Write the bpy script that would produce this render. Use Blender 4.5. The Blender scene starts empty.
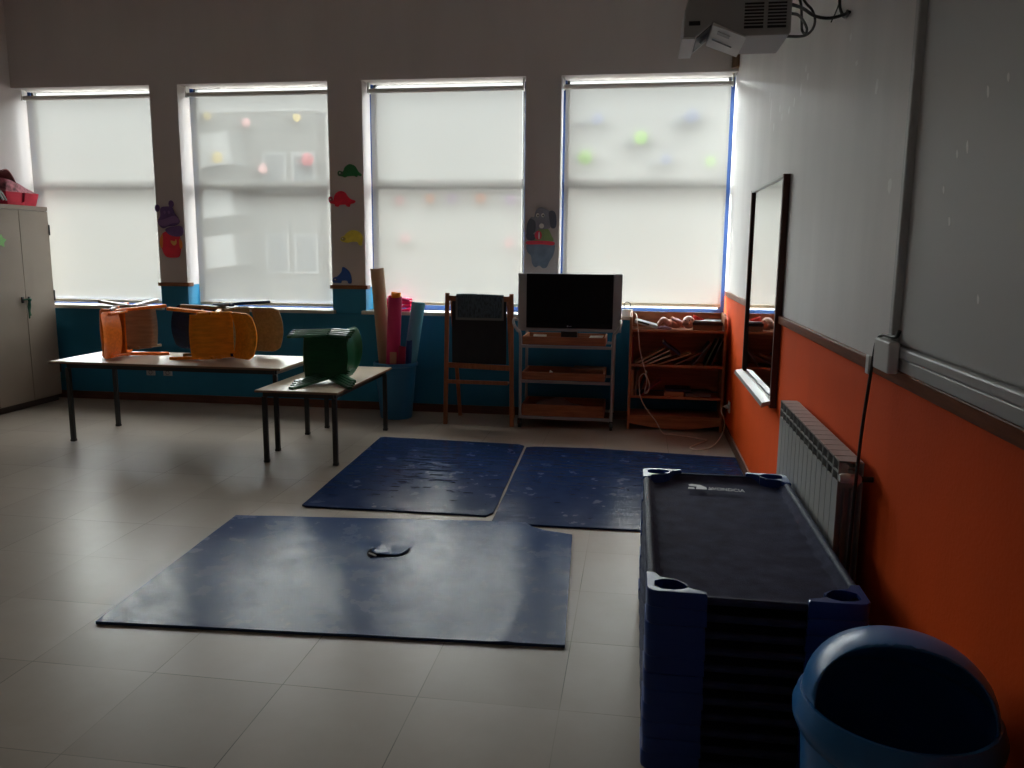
import bpy, bmesh, math, random
from mathutils import Vector, Matrix, noise
R = math.radians
PI = math.pi
sc = bpy.context.scene
COL = sc.collection
random.seed(4)

# ------------------------------------------------------------------ room numbers
D = 7.285          # inner face of the window wall
XR = 0.773         # inner face of the right wall
XL = -5.963        # inner face of the left wall
YB = -1.6          # wall behind the camera
CEIL = 3.8
LINT = 2.98        # underside of the lintel
SILL = 0.932
RAIL = 1.165

# ------------------------------------------------------------------ mesh helpers
class MB:
    def __init__(self):
        self.bm = bmesh.new()
        self.mi = 0

    def _done(self, faces):
        for f in faces:
            f.material_index = self.mi

    def box(self, x0, x1, y0, y1, z0, z1, m=None):
        c = [Vector((x, y, z)) for x in (x0, x1) for y in (y0, y1) for z in (z0, z1)]
        if m is not None:
            c = [m @ v for v in c]
        v = [self.bm.verts.new(p) for p in c]
        fs = []
        for q in ((0, 1, 3, 2), (4, 6, 7, 5), (0, 4, 5, 1), (2, 3, 7, 6), (0, 2, 6, 4), (1, 5, 7, 3)):
            fs.append(self.bm.faces.new([v[i] for i in q]))
        self._done(fs)
        return self

    def bar(self, a, b, w, h, up=(0, 0, 1)):
        """rectangular bar from a to b, w across, h along up"""
        a, b = Vector(a), Vector(b)
        d = (b - a)
        L = d.length
        d.normalize()
        u = Vector(up)
        s = d.cross(u)
        if s.length < 1e-6:
            s = d.cross(Vector((0, 1, 0)))
        s.normalize()
        u = s.cross(d).normalized()
        m = Matrix((s, d, u)).transposed().to_4x4()
        m.translation = a
        return self.box(-w / 2, w / 2, 0, L, -h / 2, h / 2, m)

    def prism(self, poly, plane, a, b, m=None):
        """closed 2-D polygon extruded from a to b; plane 'xz' extrudes in y, 'yz' in x, 'xy' in z"""
        def P(p, t):
            if plane == 'xz':
                v = Vector((p[0], t, p[1]))
            elif plane == 'yz':
                v = Vector((t, p[0], p[1]))
            else:
                v = Vector((p[0], p[1], t))
            return m @ v if m is not None else v
        va = [self.bm.verts.new(P(p, a)) for p in poly]
        vb = [self.bm.verts.new(P(p, b)) for p in poly]
        n = len(poly)
        fs = [self.bm.faces.new(va), self.bm.faces.new(vb[::-1])]
        for i in range(n):
            j = (i + 1) % n
            fs.append(self.bm.faces.new((va[j], va[i], vb[i], vb[j])))
        self._done(fs)
        return self

    def tube(self, pts, r, seg=10, smooth_steps=0, closed=False, cap=True):
        pts = [Vector(p) for p in pts]
        if smooth_steps:
            pts = spline(pts, smooth_steps)
        n = len(pts)
        rr = r if isinstance(r, (list, tuple)) else [r] * n
        rings = []
        t0 = (pts[1] - pts[0]).normalized()
        u = t0.orthogonal().normalized()
        prev = t0
        for i, p in enumerate(pts):
            t = (pts[min(i + 1, n - 1)] - pts[max(i - 1, 0)]).normalized()
            q = prev.rotation_difference(t)
            u = (q @ u).normalized()
            prev = t
            w = t.cross(u).normalized()
            rings.append([self.bm.verts.new(p + (u * math.cos(k * 2 * PI / seg) + w * math.sin(k * 2 * PI / seg)) * rr[i]) for k in range(seg)])
        fs = []
        for i in range(n - 1):
            for k in range(seg):
                l = (k + 1) % seg
                fs.append(self.bm.faces.new((rings[i][k], rings[i][l], rings[i + 1][l], rings[i + 1][k])))
        if cap:
            fs.append(self.bm.faces.new(rings[0][::-1]))
            fs.append(self.bm.faces.new(rings[-1]))
        self._done(fs)
        return self

    def lathe(self, prof, seg=32, c=(0, 0, 0), m=None):
        """profile of (r, z) turned about z; r = 0 ends close to a point"""
        rings = []
        for r, z in prof:
            ring = []
            for k in range(seg if r > 1e-6 else 1):
                a = 2 * PI * k / seg
                v = Vector((c[0] + r * math.cos(a), c[1] + r * math.sin(a), c[2] + z))
                ring.append(self.bm.verts.new(m @ v if m is not None else v))
            rings.append(ring)
        fs = []
        for A, B in zip(rings, rings[1:]):
            for k in range(seg):
                l = (k + 1) % seg
                if len(A) == 1 and len(B) == 1:
                    continue
                if len(A) == 1:
                    fs.append(self.bm.faces.new((A[0], B[l], B[k])))
                elif len(B) == 1:
                    fs.append(self.bm.faces.new((A[k], A[l], B[0])))
                else:
                    fs.append(self.bm.faces.new((A[k], A[l], B[l], B[k])))
        self._done(fs)
        return self

    def ball(self, c, r, s=(1, 1, 1), seg=16, rings=10, m=None):
        prof = []
        vs = []
        M = Matrix.Translation(Vector(c)) @ (m.to_4x4() if m is not None else Matrix.Identity(4)) @ Matrix.Diagonal((r * s[0], r * s[1], r * s[2], 1))
        prof = [(math.sin(PI * i / rings), -math.cos(PI * i / rings)) for i in range(rings + 1)]
        prof[0] = (0, -1)
        prof[-1] = (0, 1)
        return self.lathe(prof, seg, (0, 0, 0), M)

    def sheet(self, fn, nu, nv, th=0.0):
        """surface fn(u, v) over the unit square; th gives it thickness along its normal"""
        P = [[Vector(fn(i / nu, j / nv)) for j in range(nv + 1)] for i in range(nu + 1)]
        fs = []
        def grid(Q, flip):
            V = [[self.bm.verts.new(p) for p in row] for row in Q]
            for i in range(nu):
                for j in range(nv):
                    q = (V[i][j], V[i + 1][j], V[i + 1][j + 1], V[i][j + 1])
                    fs.append(self.bm.faces.new(q[::-1] if flip else q))
            return V
        A = grid(P, False)
        if th:
            Q = []
            for i in range(nu + 1):
                row = []
                for j in range(nv + 1):
                    du = P[min(i + 1, nu)][j] - P[max(i - 1, 0)][j]
                    dv = P[i][min(j + 1, nv)] - P[i][max(j - 1, 0)]
                    n = du.cross(dv)
                    n = n.normalized() if n.length > 1e-12 else Vector((0, 0, 1))
                    row.append(P[i][j] - n * th)
                Q.append(row)
            B = grid(Q, True)
            edge = [(i, 0) for i in range(nu)] + [(nu, j) for j in range(nv)] + [(i, nv) for i in range(nu, 0, -1)] + [(0, j) for j in range(nv, 0, -1)]
            n = len(edge)
            for k in range(n):
                a, b = edge[k], edge[(k + 1) % n]
                fs.append(self.bm.faces.new((A[b[0]][b[1]], A[a[0]][a[1]], B[a[0]][a[1]], B[b[0]][b[1]])))
        self._done(fs)
        return self

    def build(self, name, mats, parent=None, smooth=False, bevel=0.0, seg=2, weld=True, loc=None):
        bm = self.bm
        if weld:
            bmesh.ops.remove_doubles(bm, verts=bm.verts, dist=1e-6)
        bmesh.ops.recalc_face_normals(bm, faces=bm.faces)
        me = bpy.data.meshes.new(name)
        bm.to_mesh(me)
        bm.free()
        for m in (mats if isinstance(mats, (list, tuple)) else [mats]):
            me.materials.append(m)
        if smooth:
            me.polygons.foreach_set('use_smooth', [True] * len(me.polygons))
            me.set_sharp_from_angle(angle=R(38))
        o = bpy.data.objects.new(name, me)
        COL.objects.link(o)
        if parent is not None:
            o.parent = parent
        if loc is not None:
            o.location = loc
        if bevel:
            b = o.modifiers.new('bevel', 'BEVEL')
            b.width = bevel
            b.segments = seg
            b.limit_method = 'ANGLE'
            b.angle_limit = R(40)
        return o


def spline(pts, steps):
    """Catmull-Rom through the points"""
    out = []
    n = len(pts)
    for i in range(n - 1):
        p0 = pts[max(i - 1, 0)]
        p1, p2 = pts[i], pts[i + 1]
        p3 = pts[min(i + 2, n - 1)]
        for k in range(steps):
            t = k / steps
            out.append(0.5 * ((2 * p1) + (p2 - p0) * t + (2 * p0 - 5 * p1 + 4 * p2 - p3) * t * t + (3 * p1 - p0 - 3 * p2 + p3) * t ** 3))
    out.append(pts[-1])
    return out


def tag(o, label=None, cat=None, group=None, kind=None):
    if label: o['label'] = label
    if cat: o['category'] = cat
    if group: o['group'] = group
    if kind: o['kind'] = kind
    return o


def thing(name, label, cat, loc=(0, 0, 0), rz=0.0, group=None):
    o = bpy.data.objects.new(name, None)
    o.empty_display_size = 0.1
    COL.objects.link(o)
    o.location = loc
    o.rotation_euler = (0, 0, rz)
    return tag(o, label, cat, group)


def copy_tree(o, parent=None):
    c = o.copy()
    COL.objects.link(c)
    c.parent = parent
    for ch in list(o.children):
        copy_tree(ch, c)
    return c


def structure(o, label, cat):
    return tag(o, label, cat, None, 'structure')

# ------------------------------------------------------------------ materials
def new_mat(name):
    m = bpy.data.materials.new(name)
    m.use_nodes = True
    nt = m.node_tree
    nt.nodes.clear()
    out = nt.nodes.new('ShaderNodeOutputMaterial')
    return m, nt, out


def N(nt, t, **kw):
    n = nt.nodes.new(t)
    for k, v in kw.items():
        if k.startswith('i_'):
            n.inputs[k[2:].replace('_', ' ')].default_value = v
        else:
            setattr(n, k, v)
    return n


def mat(name, col, rough=0.5, metal=0.0, var=0.0, scale=8.0, stretch=(1, 1, 1), bump=0.0, bscale=60.0, spec=0.5, coat=0.0):
    m, nt, out = new_mat(name)
    b = N(nt, 'ShaderNodeBsdfPrincipled')
    L = nt.links.new
    b.inputs['Roughness'].default_value = rough
    b.inputs['Metallic'].default_value = metal
    b.inputs['Specular IOR Level'].default_value = spec
    b.inputs['Coat Weight'].default_value = coat
    c = (*col, 1)
    b.inputs['Base Color'].default_value = c
    tc = N(nt, 'ShaderNodeTexCoord')
    mp = N(nt, 'ShaderNodeMapping')
    mp.inputs['Scale'].default_value = stretch
    L(tc.outputs['Object'], mp.inputs['Vector'])
    if var:
        nz = N(nt, 'ShaderNodeTexNoise')
        nz.inputs['Scale'].default_value = scale
        nz.inputs['Detail'].default_value = 4
        L(mp.outputs[0], nz.inputs['Vector'])
        rp = N(nt, 'ShaderNodeValToRGB')
        rp.color_ramp.elements[0].position = 0.3
        rp.color_ramp.elements[1].position = 0.7
        rp.color_ramp.elements[0].color = (*[max(0, x * (1 - var)) for x in col], 1)
        rp.color_ramp.elements[1].color = (*[min(1, x * (1 + var)) for x in col], 1)
        L(nz.outputs['Fac'], rp.inputs['Fac'])
        L(rp.outputs['Color'], b.inputs['Base Color'])
    if bump:
        nb = N(nt, 'ShaderNodeTexNoise')
        nb.inputs['Scale'].default_value = bscale
        nb.inputs['Detail'].default_value = 3
        L(mp.outputs[0], nb.inputs['Vector'])
        bp = N(nt, 'ShaderNodeBump')
        bp.inputs['Strength'].default_value = bump
        bp.inputs['Distance'].default_value = 0.01
        L(nb.outputs['Fac'], bp.inputs['Height'])
        L(bp.outputs['Normal'], b.inputs['Normal'])
    L(b.outputs[0], out.inputs['Surface'])
    return m


def wood(name, col, rough=0.45, axis='z', var=0.25, spec=0.3):
    st = {'z': (14, 14, 1.2), 'x': (1.2, 14, 14), 'y': (14, 1.2, 14)}[axis]
    return mat(name, col, rough, var=var, scale=4.0, stretch=st, spec=spec)


def floor_mat():
    m, nt, out = new_mat('vinyl_tiles')
    L = nt.links.new
    b = N(nt, 'ShaderNodeBsdfPrincipled'); b.inputs['Specular IOR Level'].default_value = 0.09
    tc = N(nt, 'ShaderNodeTexCoord')
    sep = N(nt, 'ShaderNodeSeparateXYZ')
    L(tc.outputs['Object'], sep.inputs[0])
    S = 0.4832
    lines, cells = [], []
    for k, off in (('X', -0.2088), ('Y', 2.477)):
        a = N(nt, 'ShaderNodeMath', operation='SUBTRACT'); a.inputs[1].default_value = off - 40 * S
        L(sep.outputs[k], a.inputs[0])
        d = N(nt, 'ShaderNodeMath', operation='DIVIDE'); d.inputs[1].default_value = S
        L(a.outputs[0], d.inputs[0])
        fl = N(nt, 'ShaderNodeMath', operation='FLOOR'); L(d.outputs[0], fl.inputs[0]); cells.append(fl)
        fr = N(nt, 'ShaderNodeMath', operation='FRACT'); L(d.outputs[0], fr.inputs[0])
        s2 = N(nt, 'ShaderNodeMath', operation='SUBTRACT'); s2.inputs[1].default_value = 0.5
        L(fr.outputs[0], s2.inputs[0])
        ab = N(nt, 'ShaderNodeMath', operation='ABSOLUTE'); L(s2.outputs[0], ab.inputs[0])
        gt = N(nt, 'ShaderNodeMath', operation='GREATER_THAN'); gt.inputs[1].default_value = 0.5 - 0.0036
        L(ab.outputs[0], gt.inputs[0]); lines.append(gt)
    mx = N(nt, 'ShaderNodeMath', operation='MAXIMUM')
    L(lines[0].outputs[0], mx.inputs[0]); L(lines[1].outputs[0], mx.inputs[1])
    # broken joints: in places they are nearly invisible
    nj = N(nt, 'ShaderNodeTexNoise'); nj.inputs['Scale'].default_value = 1.3
    L(tc.outputs['Object'], nj.inputs['Vector'])
    rj = N(nt, 'ShaderNodeMapRange'); rj.inputs['From Min'].default_value = 0.4; rj.inputs['From Max'].default_value = 0.62
    rj.inputs['To Min'].default_value = 0.15; rj.inputs['To Max'].default_value = 0.85
    L(nj.outputs['Fac'], rj.inputs['Value'])
    jm = N(nt, 'ShaderNodeMath', operation='MULTIPLY')
    L(mx.outputs[0], jm.inputs[0]); L(rj.outputs[0], jm.inputs[1])
    cv = N(nt, 'ShaderNodeCombineXYZ'); L(cells[0].outputs[0], cv.inputs[0]); L(cells[1].outputs[0], cv.inputs[1])
    wn = N(nt, 'ShaderNodeTexWhiteNoise', noise_dimensions='3D'); L(cv.outputs[0], wn.inputs['Vector'])
    n1 = N(nt, 'ShaderNodeTexNoise'); n1.inputs['Scale'].default_value = 5; n1.inputs['Detail'].default_value = 6; n1.inputs['Roughness'].default_value = 0.65
    L(tc.outputs['Object'], n1.inputs['Vector'])
    r1 = N(nt, 'ShaderNodeValToRGB')
    r1.color_ramp.elements[0].position = 0.3; r1.color_ramp.elements[0].color = (0.300, 0.250, 0.207, 1)
    r1.color_ramp.elements[1].position = 0.7; r1.color_ramp.elements[1].color = (0.325, 0.274, 0.229, 1)
    L(n1.outputs['Fac'], r1.inputs['Fac'])
    hs = N(nt, 'ShaderNodeHueSaturation')
    vr = N(nt, 'ShaderNodeMapRange'); vr.inputs['To Min'].default_value = 0.94; vr.inputs['To Max'].default_value = 1.05
    L(wn.outputs['Value'], vr.inputs['Value']); L(vr.outputs[0], hs.inputs['Value'])
    L(r1.outputs['Color'], hs.inputs['Color'])
    # dark scuffs
    n2 = N(nt, 'ShaderNodeTexNoise'); n2.inputs['Scale'].default_value = 22; n2.inputs['Detail'].default_value = 5
    L(tc.outputs['Object'], n2.inputs['Vector'])
    r2 = N(nt, 'ShaderNodeMapRange'); r2.inputs['From Min'].default_value = 0.66; r2.inputs['From Max'].default_value = 0.74; r2.inputs['To Max'].default_value = 0.0
    L(n2.outputs['Fac'], r2.inputs['Value'])
    m2 = N(nt, 'ShaderNodeMix', data_type='RGBA'); m2.inputs['B'].default_value = (0.12, 0.10, 0.09, 1)
    L(r2.outputs[0], m2.inputs['Factor']); L(hs.outputs[0], m2.inputs['A'])
    m3 = N(nt, 'ShaderNodeMix', data_type='RGBA'); m3.inputs['B'].default_value = (0.04, 0.035, 0.03, 1)
    L(jm.outputs[0], m3.inputs['Factor']); L(m2.outputs['Result'], m3.inputs['A'])
    L(m3.outputs['Result'], b.inputs['Base Color'])
    rr = N(nt, 'ShaderNodeMapRange'); rr.inputs['To Min'].default_value = 0.30; rr.inputs['To Max'].default_value = 0.34
    L(n1.outputs['Fac'], rr.inputs['Value']); L(rr.outputs[0], b.inputs['Roughness'])
    bp = N(nt, 'ShaderNodeBump'); bp.inputs['Strength'].default_value = 0.02; bp.inputs['Distance'].default_value = 0.02
    n3 = N(nt, 'ShaderNodeTexNoise'); n3.inputs['Scale'].default_value = 2.0; n3.inputs['Detail'].default_value = 0
    L(tc.outputs['Object'], n3.inputs['Vector']); L(n3.outputs['Fac'], bp.inputs['Height']); L(bp.outputs[0], b.inputs['Normal'])
    L(b.outputs[0], out.inputs['Surface'])
    return m


def vinyl_mat(name, lo, hi, r0, r1, crease, spec=0.045):
    """scuffed blue gym-mat vinyl"""
    m, nt, out = new_mat(name)
    L = nt.links.new
    b = N(nt, 'ShaderNodeBsdfPrincipled'); b.inputs['Specular IOR Level'].default_value = spec
    tc = N(nt, 'ShaderNodeTexCoord')
    n1 = N(nt, 'ShaderNodeTexNoise'); n1.inputs['Scale'].default_value = 7; n1.inputs['Detail'].default_value = 6; n1.inputs['Roughness'].default_value = 0.6
    L(tc.outputs['Object'], n1.inputs['Vector'])
    rp = N(nt, 'ShaderNodeValToRGB')
    rp.color_ramp.elements[0].position = 0.3; rp.color_ramp.elements[0].color = (*lo, 1)
    rp.color_ramp.elements[1].position = 0.7; rp.color_ramp.elements[1].color = (*hi, 1)
    L(n1.outputs['Fac'], rp.inputs['Fac']); 
    n4 = N(nt, 'ShaderNodeTexNoise'); n4.inputs['Scale'].default_value = 19; n4.inputs['Detail'].default_value = 3
    L(tc.outputs['Object'], n4.inputs['Vector'])
    r4 = N(nt, 'ShaderNodeMapRange'); r4.inputs['From Min'].default_value = 0.68; r4.inputs['From Max'].default_value = 0.74; r4.inputs['To Max'].default_value = 0.0
    L(n4.outputs['Fac'], r4.inputs['Value'])
    mx = N(nt, 'ShaderNodeMix', data_type='RGBA'); mx.inputs['B'].default_value = (*[c * 0.45 for c in lo], 1)
    L(r4.outputs[0], mx.inputs['Factor']); L(rp.outputs[0], mx.inputs['A']); L(mx.outputs['Result'], b.inputs['Base Color'])
    rr = N(nt, 'ShaderNodeMapRange'); rr.inputs['From Min'].default_value = 0.3; rr.inputs['From Max'].default_value = 0.7
    rr.inputs['To Min'].default_value = r0; rr.inputs['To Max'].default_value = r1
    L(n1.outputs['Fac'], rr.inputs['Value']); L(rr.outputs[0], b.inputs['Roughness'])
    mp = N(nt, 'ShaderNodeMapping'); mp.inputs['Scale'].default_value = (1.5, 7, 1)
    L(tc.outputs['Object'], mp.inputs['Vector'])
    n2 = N(nt, 'ShaderNodeTexNoise'); n2.inputs['Scale'].default_value = 2.2; n2.inputs['Detail'].default_value = 2
    L(mp.outputs[0], n2.inputs['Vector'])
    bp = N(nt, 'ShaderNodeBump'); bp.inputs['Strength'].default_value = crease; bp.inputs['Distance'].default_value = 0.02
    L(n2.outputs['Fac'], bp.inputs['Height']); L(bp.outputs[0], b.inputs['Normal'])
    L(b.outputs[0], out.inputs['Surface'])
    return m


def wall_paint(name, col, streak=0.10, spec=0.3, rough=0.62):
    """old emulsion paint: faint vertical rub streaks, small chipped white flecks"""
    m, nt, out = new_mat(name)
    L = nt.links.new
    b = N(nt, 'ShaderNodeBsdfPrincipled'); b.inputs['Roughness'].default_value = rough; b.inputs['Specular IOR Level'].default_value = spec
    tc = N(nt, 'ShaderNodeTexCoord')
    mp = N(nt, 'ShaderNodeMapping'); mp.inputs['Scale'].default_value = (2.2, 2.2, 0.5)
    L(tc.outputs['Object'], mp.inputs['Vector'])
    n1 = N(nt, 'ShaderNodeTexNoise'); n1.inputs['Scale'].default_value = 1.6; n1.inputs['Detail'].default_value = 5
    L(mp.outputs[0], n1.inputs['Vector'])
    rp = N(nt, 'ShaderNodeValToRGB')
    rp.color_ramp.elements[0].position = 0.3; rp.color_ramp.elements[0].color = (*[c * (1 - streak) for c in col], 1)
    rp.color_ramp.elements[1].position = 0.7; rp.color_ramp.elements[1].color = (*[min(1, c * (1 + streak * 0.5)) for c in col], 1)
    L(n1.outputs['Fac'], rp.inputs['Fac'])
    L(rp.outputs['Color'], b.inputs['Base Color'])
    nb = N(nt, 'ShaderNodeTexNoise'); nb.inputs['Scale'].default_value = 90; nb.inputs['Detail'].default_value = 2
    L(tc.outputs['Object'], nb.inputs['Vector'])
    bp = N(nt, 'ShaderNodeBump'); bp.inputs['Strength'].default_value = 0.12; bp.inputs['Distance'].default_value = 0.006
    L(nb.outputs['Fac'], bp.inputs['Height']); L(bp.outputs[0], b.inputs['Normal'])
    L(b.outputs[0], out.inputs['Surface'])
    return m


def blind_mat():
    """sheer sunscreen weave: mostly diffusing, a little open"""
    m, nt, out = new_mat('sunscreen_weave')
    L = nt.links.new
    tr = N(nt, 'ShaderNodeBsdfTransparent')
    tl = N(nt, 'ShaderNodeBsdfTranslucent')
    df = N(nt, 'ShaderNodeBsdfDiffuse')
    tr.inputs[0].default_value = (1, 0.99, 0.97, 1)
    tl.inputs[0].default_value = (0.90, 0.885, 0.84, 1)
    df.inputs[0].default_value = (0.62, 0.60, 0.56, 1)
    a = N(nt, 'ShaderNodeMixShader'); a.inputs[0].default_value = 1 - BL_TRANS
    L(tl.outputs[0], a.inputs[1]); L(df.outputs[0], a.inputs[2])
    c = N(nt, 'ShaderNodeMixShader'); c.inputs[0].default_value = BL_OPEN
    L(a.outputs[0], c.inputs[1]); L(tr.outputs[0], c.inputs[2])
    L(c.outputs[0], out.inputs['Surface'])
    return m


def glass_mat():
    m, nt, out = new_mat('clear_pane')
    L = nt.links.new
    tr = N(nt, 'ShaderNodeBsdfTransparent'); tr.inputs[0].default_value = (0.93, 0.96, 0.95, 1)
    gl = N(nt, 'ShaderNodeBsdfGlossy'); gl.inputs['Roughness'].default_value = 0.02
    lw = N(nt, 'ShaderNodeLayerWeight'); lw.inputs['Blend'].default_value = 0.1
    mx = N(nt, 'ShaderNodeMixShader')
    L(lw.outputs['Fresnel'], mx.inputs[0]); L(tr.outputs[0], mx.inputs[1]); L(gl.outputs[0], mx.inputs[2])
    L(mx.outputs[0], out.inputs['Surface'])
    return m

BL_TRANS, BL_OPEN = 0.042, 0.16
M = {}
M['floor'] = floor_mat()
M['white'] = wall_paint('offwhite_paint_shaded', (0.53, 0.485, 0.475), 0.05)  # same off-white paint, shade of the window wall darkened into the colour
M['white_r'] = wall_paint('offwhite_paint_lit', (0.80, 0.785, 0.775), 0.08, 0.9, 0.48)  # lighter copy of that paint, carrying the window light on the right wall
M['ceil'] = mat('ceiling_paint', (0.88, 0.86, 0.82), 0.8)
M['orange'] = wall_paint('orange_dado_paint', (0.78, 0.085, 0.006), 0.08, 0.10)
M['blue'] = wall_paint('blue_dado_paint', (0.020, 0.19, 0.34), 0.08)
M['rail'] = wood('dado_rail_wood', (0.20, 0.075, 0.03), 0.4, 'x')
M['rail_y'] = wood('side_dado_rail_wood', (0.20, 0.062, 0.025), 0.4, 'y', 0.25, 0.12)
M['skirt'] = wood('brown_skirting', (0.13, 0.055, 0.035), 0.5, 'x')
M['skirt_y'] = wood('side_brown_skirting', (0.15, 0.065, 0.04), 0.5, 'y')
M['sill'] = mat('stone_sill', (0.50, 0.46, 0.40), 0.35, var=0.1, scale=14)
M['blueframe'] = mat('blue_window_frame', (0.017, 0.058, 0.21), 0.4)
M['sash'] = mat('grey_sash', (0.07, 0.07, 0.068), 0.5)
M['blind'] = blind_mat()
M['glass'] = glass_mat()
M['alu'] = mat('aluminium', (0.55, 0.55, 0.56), 0.35, 1.0)
M['whiteplastic'] = mat('white_plastic', (0.72, 0.72, 0.70), 0.35)
M['greyplastic'] = mat('grey_plastic', (0.38, 0.39, 0.41), 0.4)
M['blackplastic'] = mat('black_plastic', (0.012, 0.012, 0.013), 0.35)
M['rubber'] = mat('black_cable_rubber', (0.008, 0.008, 0.009), 0.5)
M['blackmetal'] = mat('black_painted_steel', (0.012, 0.012, 0.013), 0.4)

# ------------------------------------------------------------------ setting
def setting():
    o = MB().box(XL - 0.3, XR + 0.3, YB - 0.3, D + 0.3, -0.12, 0.0).build('floor', M['floor'])
    structure(o, 'greyish beige vinyl tile floor with faint dark joints', 'floor')
    o = MB().box(XL - 0.3, XR + 0.3, YB - 0.3, D + 0.3, CEIL, CEIL + 0.12).build('ceiling', M['ceil'])
    structure(o, 'plain pale ceiling above the classroom', 'ceiling')
    # window wall: lintel, three piers, the wall below the sills
    b = MB()
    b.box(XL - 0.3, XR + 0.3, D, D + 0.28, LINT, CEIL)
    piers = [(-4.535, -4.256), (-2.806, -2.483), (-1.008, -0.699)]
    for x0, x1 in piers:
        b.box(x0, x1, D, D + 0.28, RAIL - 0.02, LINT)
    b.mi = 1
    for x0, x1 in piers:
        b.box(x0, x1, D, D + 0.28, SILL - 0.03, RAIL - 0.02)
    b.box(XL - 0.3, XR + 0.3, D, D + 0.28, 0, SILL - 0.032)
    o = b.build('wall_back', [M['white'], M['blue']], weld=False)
    structure(o, 'window wall, off-white above and deep blue below the sills', 'wall')
    # right wall
    b = MB()
    b.box(XR, XR + 0.25, YB, D + 0.28, RAIL - 0.02, CEIL)
    b.mi = 1
    b.box(XR, XR + 0.25, YB, D + 0.28, 0, RAIL - 0.02)
    o = b.build('wall_right', [M['white_r'], M['orange']], weld=False)
    structure(o, 'right side wall, scuffed off-white above an orange dado', 'wall')
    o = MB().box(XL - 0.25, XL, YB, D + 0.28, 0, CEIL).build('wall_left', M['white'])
    structure(o, 'pale left wall behind the beige cupboard', 'wall')
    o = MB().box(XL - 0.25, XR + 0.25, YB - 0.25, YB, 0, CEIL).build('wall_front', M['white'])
    structure(o, 'pale wall at the near end of the classroom', 'wall')
    # skirtings
    o = MB().box(XL, XR, D - 0.014, D, 0, 0.075).build('baseboard_back', M['skirt'], bevel=0.003)
    structure(o, 'low brown skirting under the blue window wall', 'skirting')
    o = MB().box(XR - 0.014, XR, YB, D - 0.014, 0, 0.075).build('baseboard_right', M['skirt_y'], bevel=0.003)
    structure(o, 'low brown skirting along the orange wall', 'skirting')
    # dado rails
    o = MB().box(XR - 0.02, XR, YB, D + 0.02, RAIL - 0.042, RAIL).build('trim_1', M['rail_y'], bevel=0.004)
    structure(o, 'brown wooden dado rail along the orange right wall', 'dado rail')
    lab = ['short brown dado rail on the pier with the purple hippo cutout', 'short brown dado rail on the pier with four little animals',
           'short brown dado rail on the pier with the elephant cutout']
    for i, (x0, x1) in enumerate(piers):
        b = MB().box(x0 - 0.02, x1 + 0.02, D - 0.018, D, RAIL - 0.035, RAIL)
        b.box(x1, x1 + 0.02, D, D + 0.075, RAIL - 0.035, RAIL)
        b.box(x0 - 0.02, x0, D, D + 0.075, RAIL - 0.035, RAIL)
        o = b.build('trim_%d' % (i + 2), M['rail'], bevel=0.003, weld=False)
        structure(o, lab[i], 'dado rail')
    # windows
    spans = [(XL, -4.535), (-4.256, -2.806), (-2.483, -1.008), (-0.699, XR)]
    where = ['beside the beige cupboard', 'between the hippo and the little animals', 'above the blackboard easel', 'above the bookcase, next to the right wall']
    for i, (x0, x1) in enumerate(spans):
        t = thing('window_%d' % (i + 1), 'blue framed window %s' % where[i], 'window', (0, 0, 0))
        t['kind'] = 'structure'
        y0, y1 = D + 0.215, D + 0.27
        fw = 0.032
        z0, z1 = SILL, LINT
        b = MB()
        b.box(x0, x0 + fw, y0, y1, z0, z1); b.box(x1 - fw, x1, y0, y1, z0, z1)
        b.box(x0 + fw, x1 - fw, y0, y1, z0, z0 + 0.062)
        b.build('frame', M['blueframe'], t, weld=False)
        b = MB().box(x0 + fw, x1 - fw, y0 + 0.004, y1, 2.05, 2.135)
        for za, zb in ((z0 + 0.062, 2.05), (2.135, z1)):
            b.box(x0 + fw, x0 + fw + 0.022, y0 + 0.012, y1, za, zb); b.box(x1 - fw - 0.022, x1 - fw, y0 + 0.012, y1, za, zb)
        b.build('sash', M['sash'], t, weld=False)
        MB().box(x0 + fw + 0.022, x1 - fw - 0.022, D + 0.24, D + 0.244, z0 + 0.062, 2.05).build('pane', M['glass'], t)
        MB().box(x0 + fw + 0.022, x1 - fw - 0.022, D + 0.24, D + 0.244, 2.135, z1).build('pane', M['glass'], t)
        ov = 0.03
        xa = x0 - (ov if i > 0 else 0); xb = x1 + (ov if i < 3 else 0)
        poly = [(x0, D + 0.2), (x0, D - 0.001), (xa, D - 0.001), (xa, D - 0.055), (xb, D - 0.055), (xb, D - 0.001), (x1, D - 0.001), (x1, D + 0.2)]
        MB().prism(poly, 'xy', SILL - 0.031, SILL).build('sill', M['sill'], t, bevel=0.003)
setting()


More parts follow.
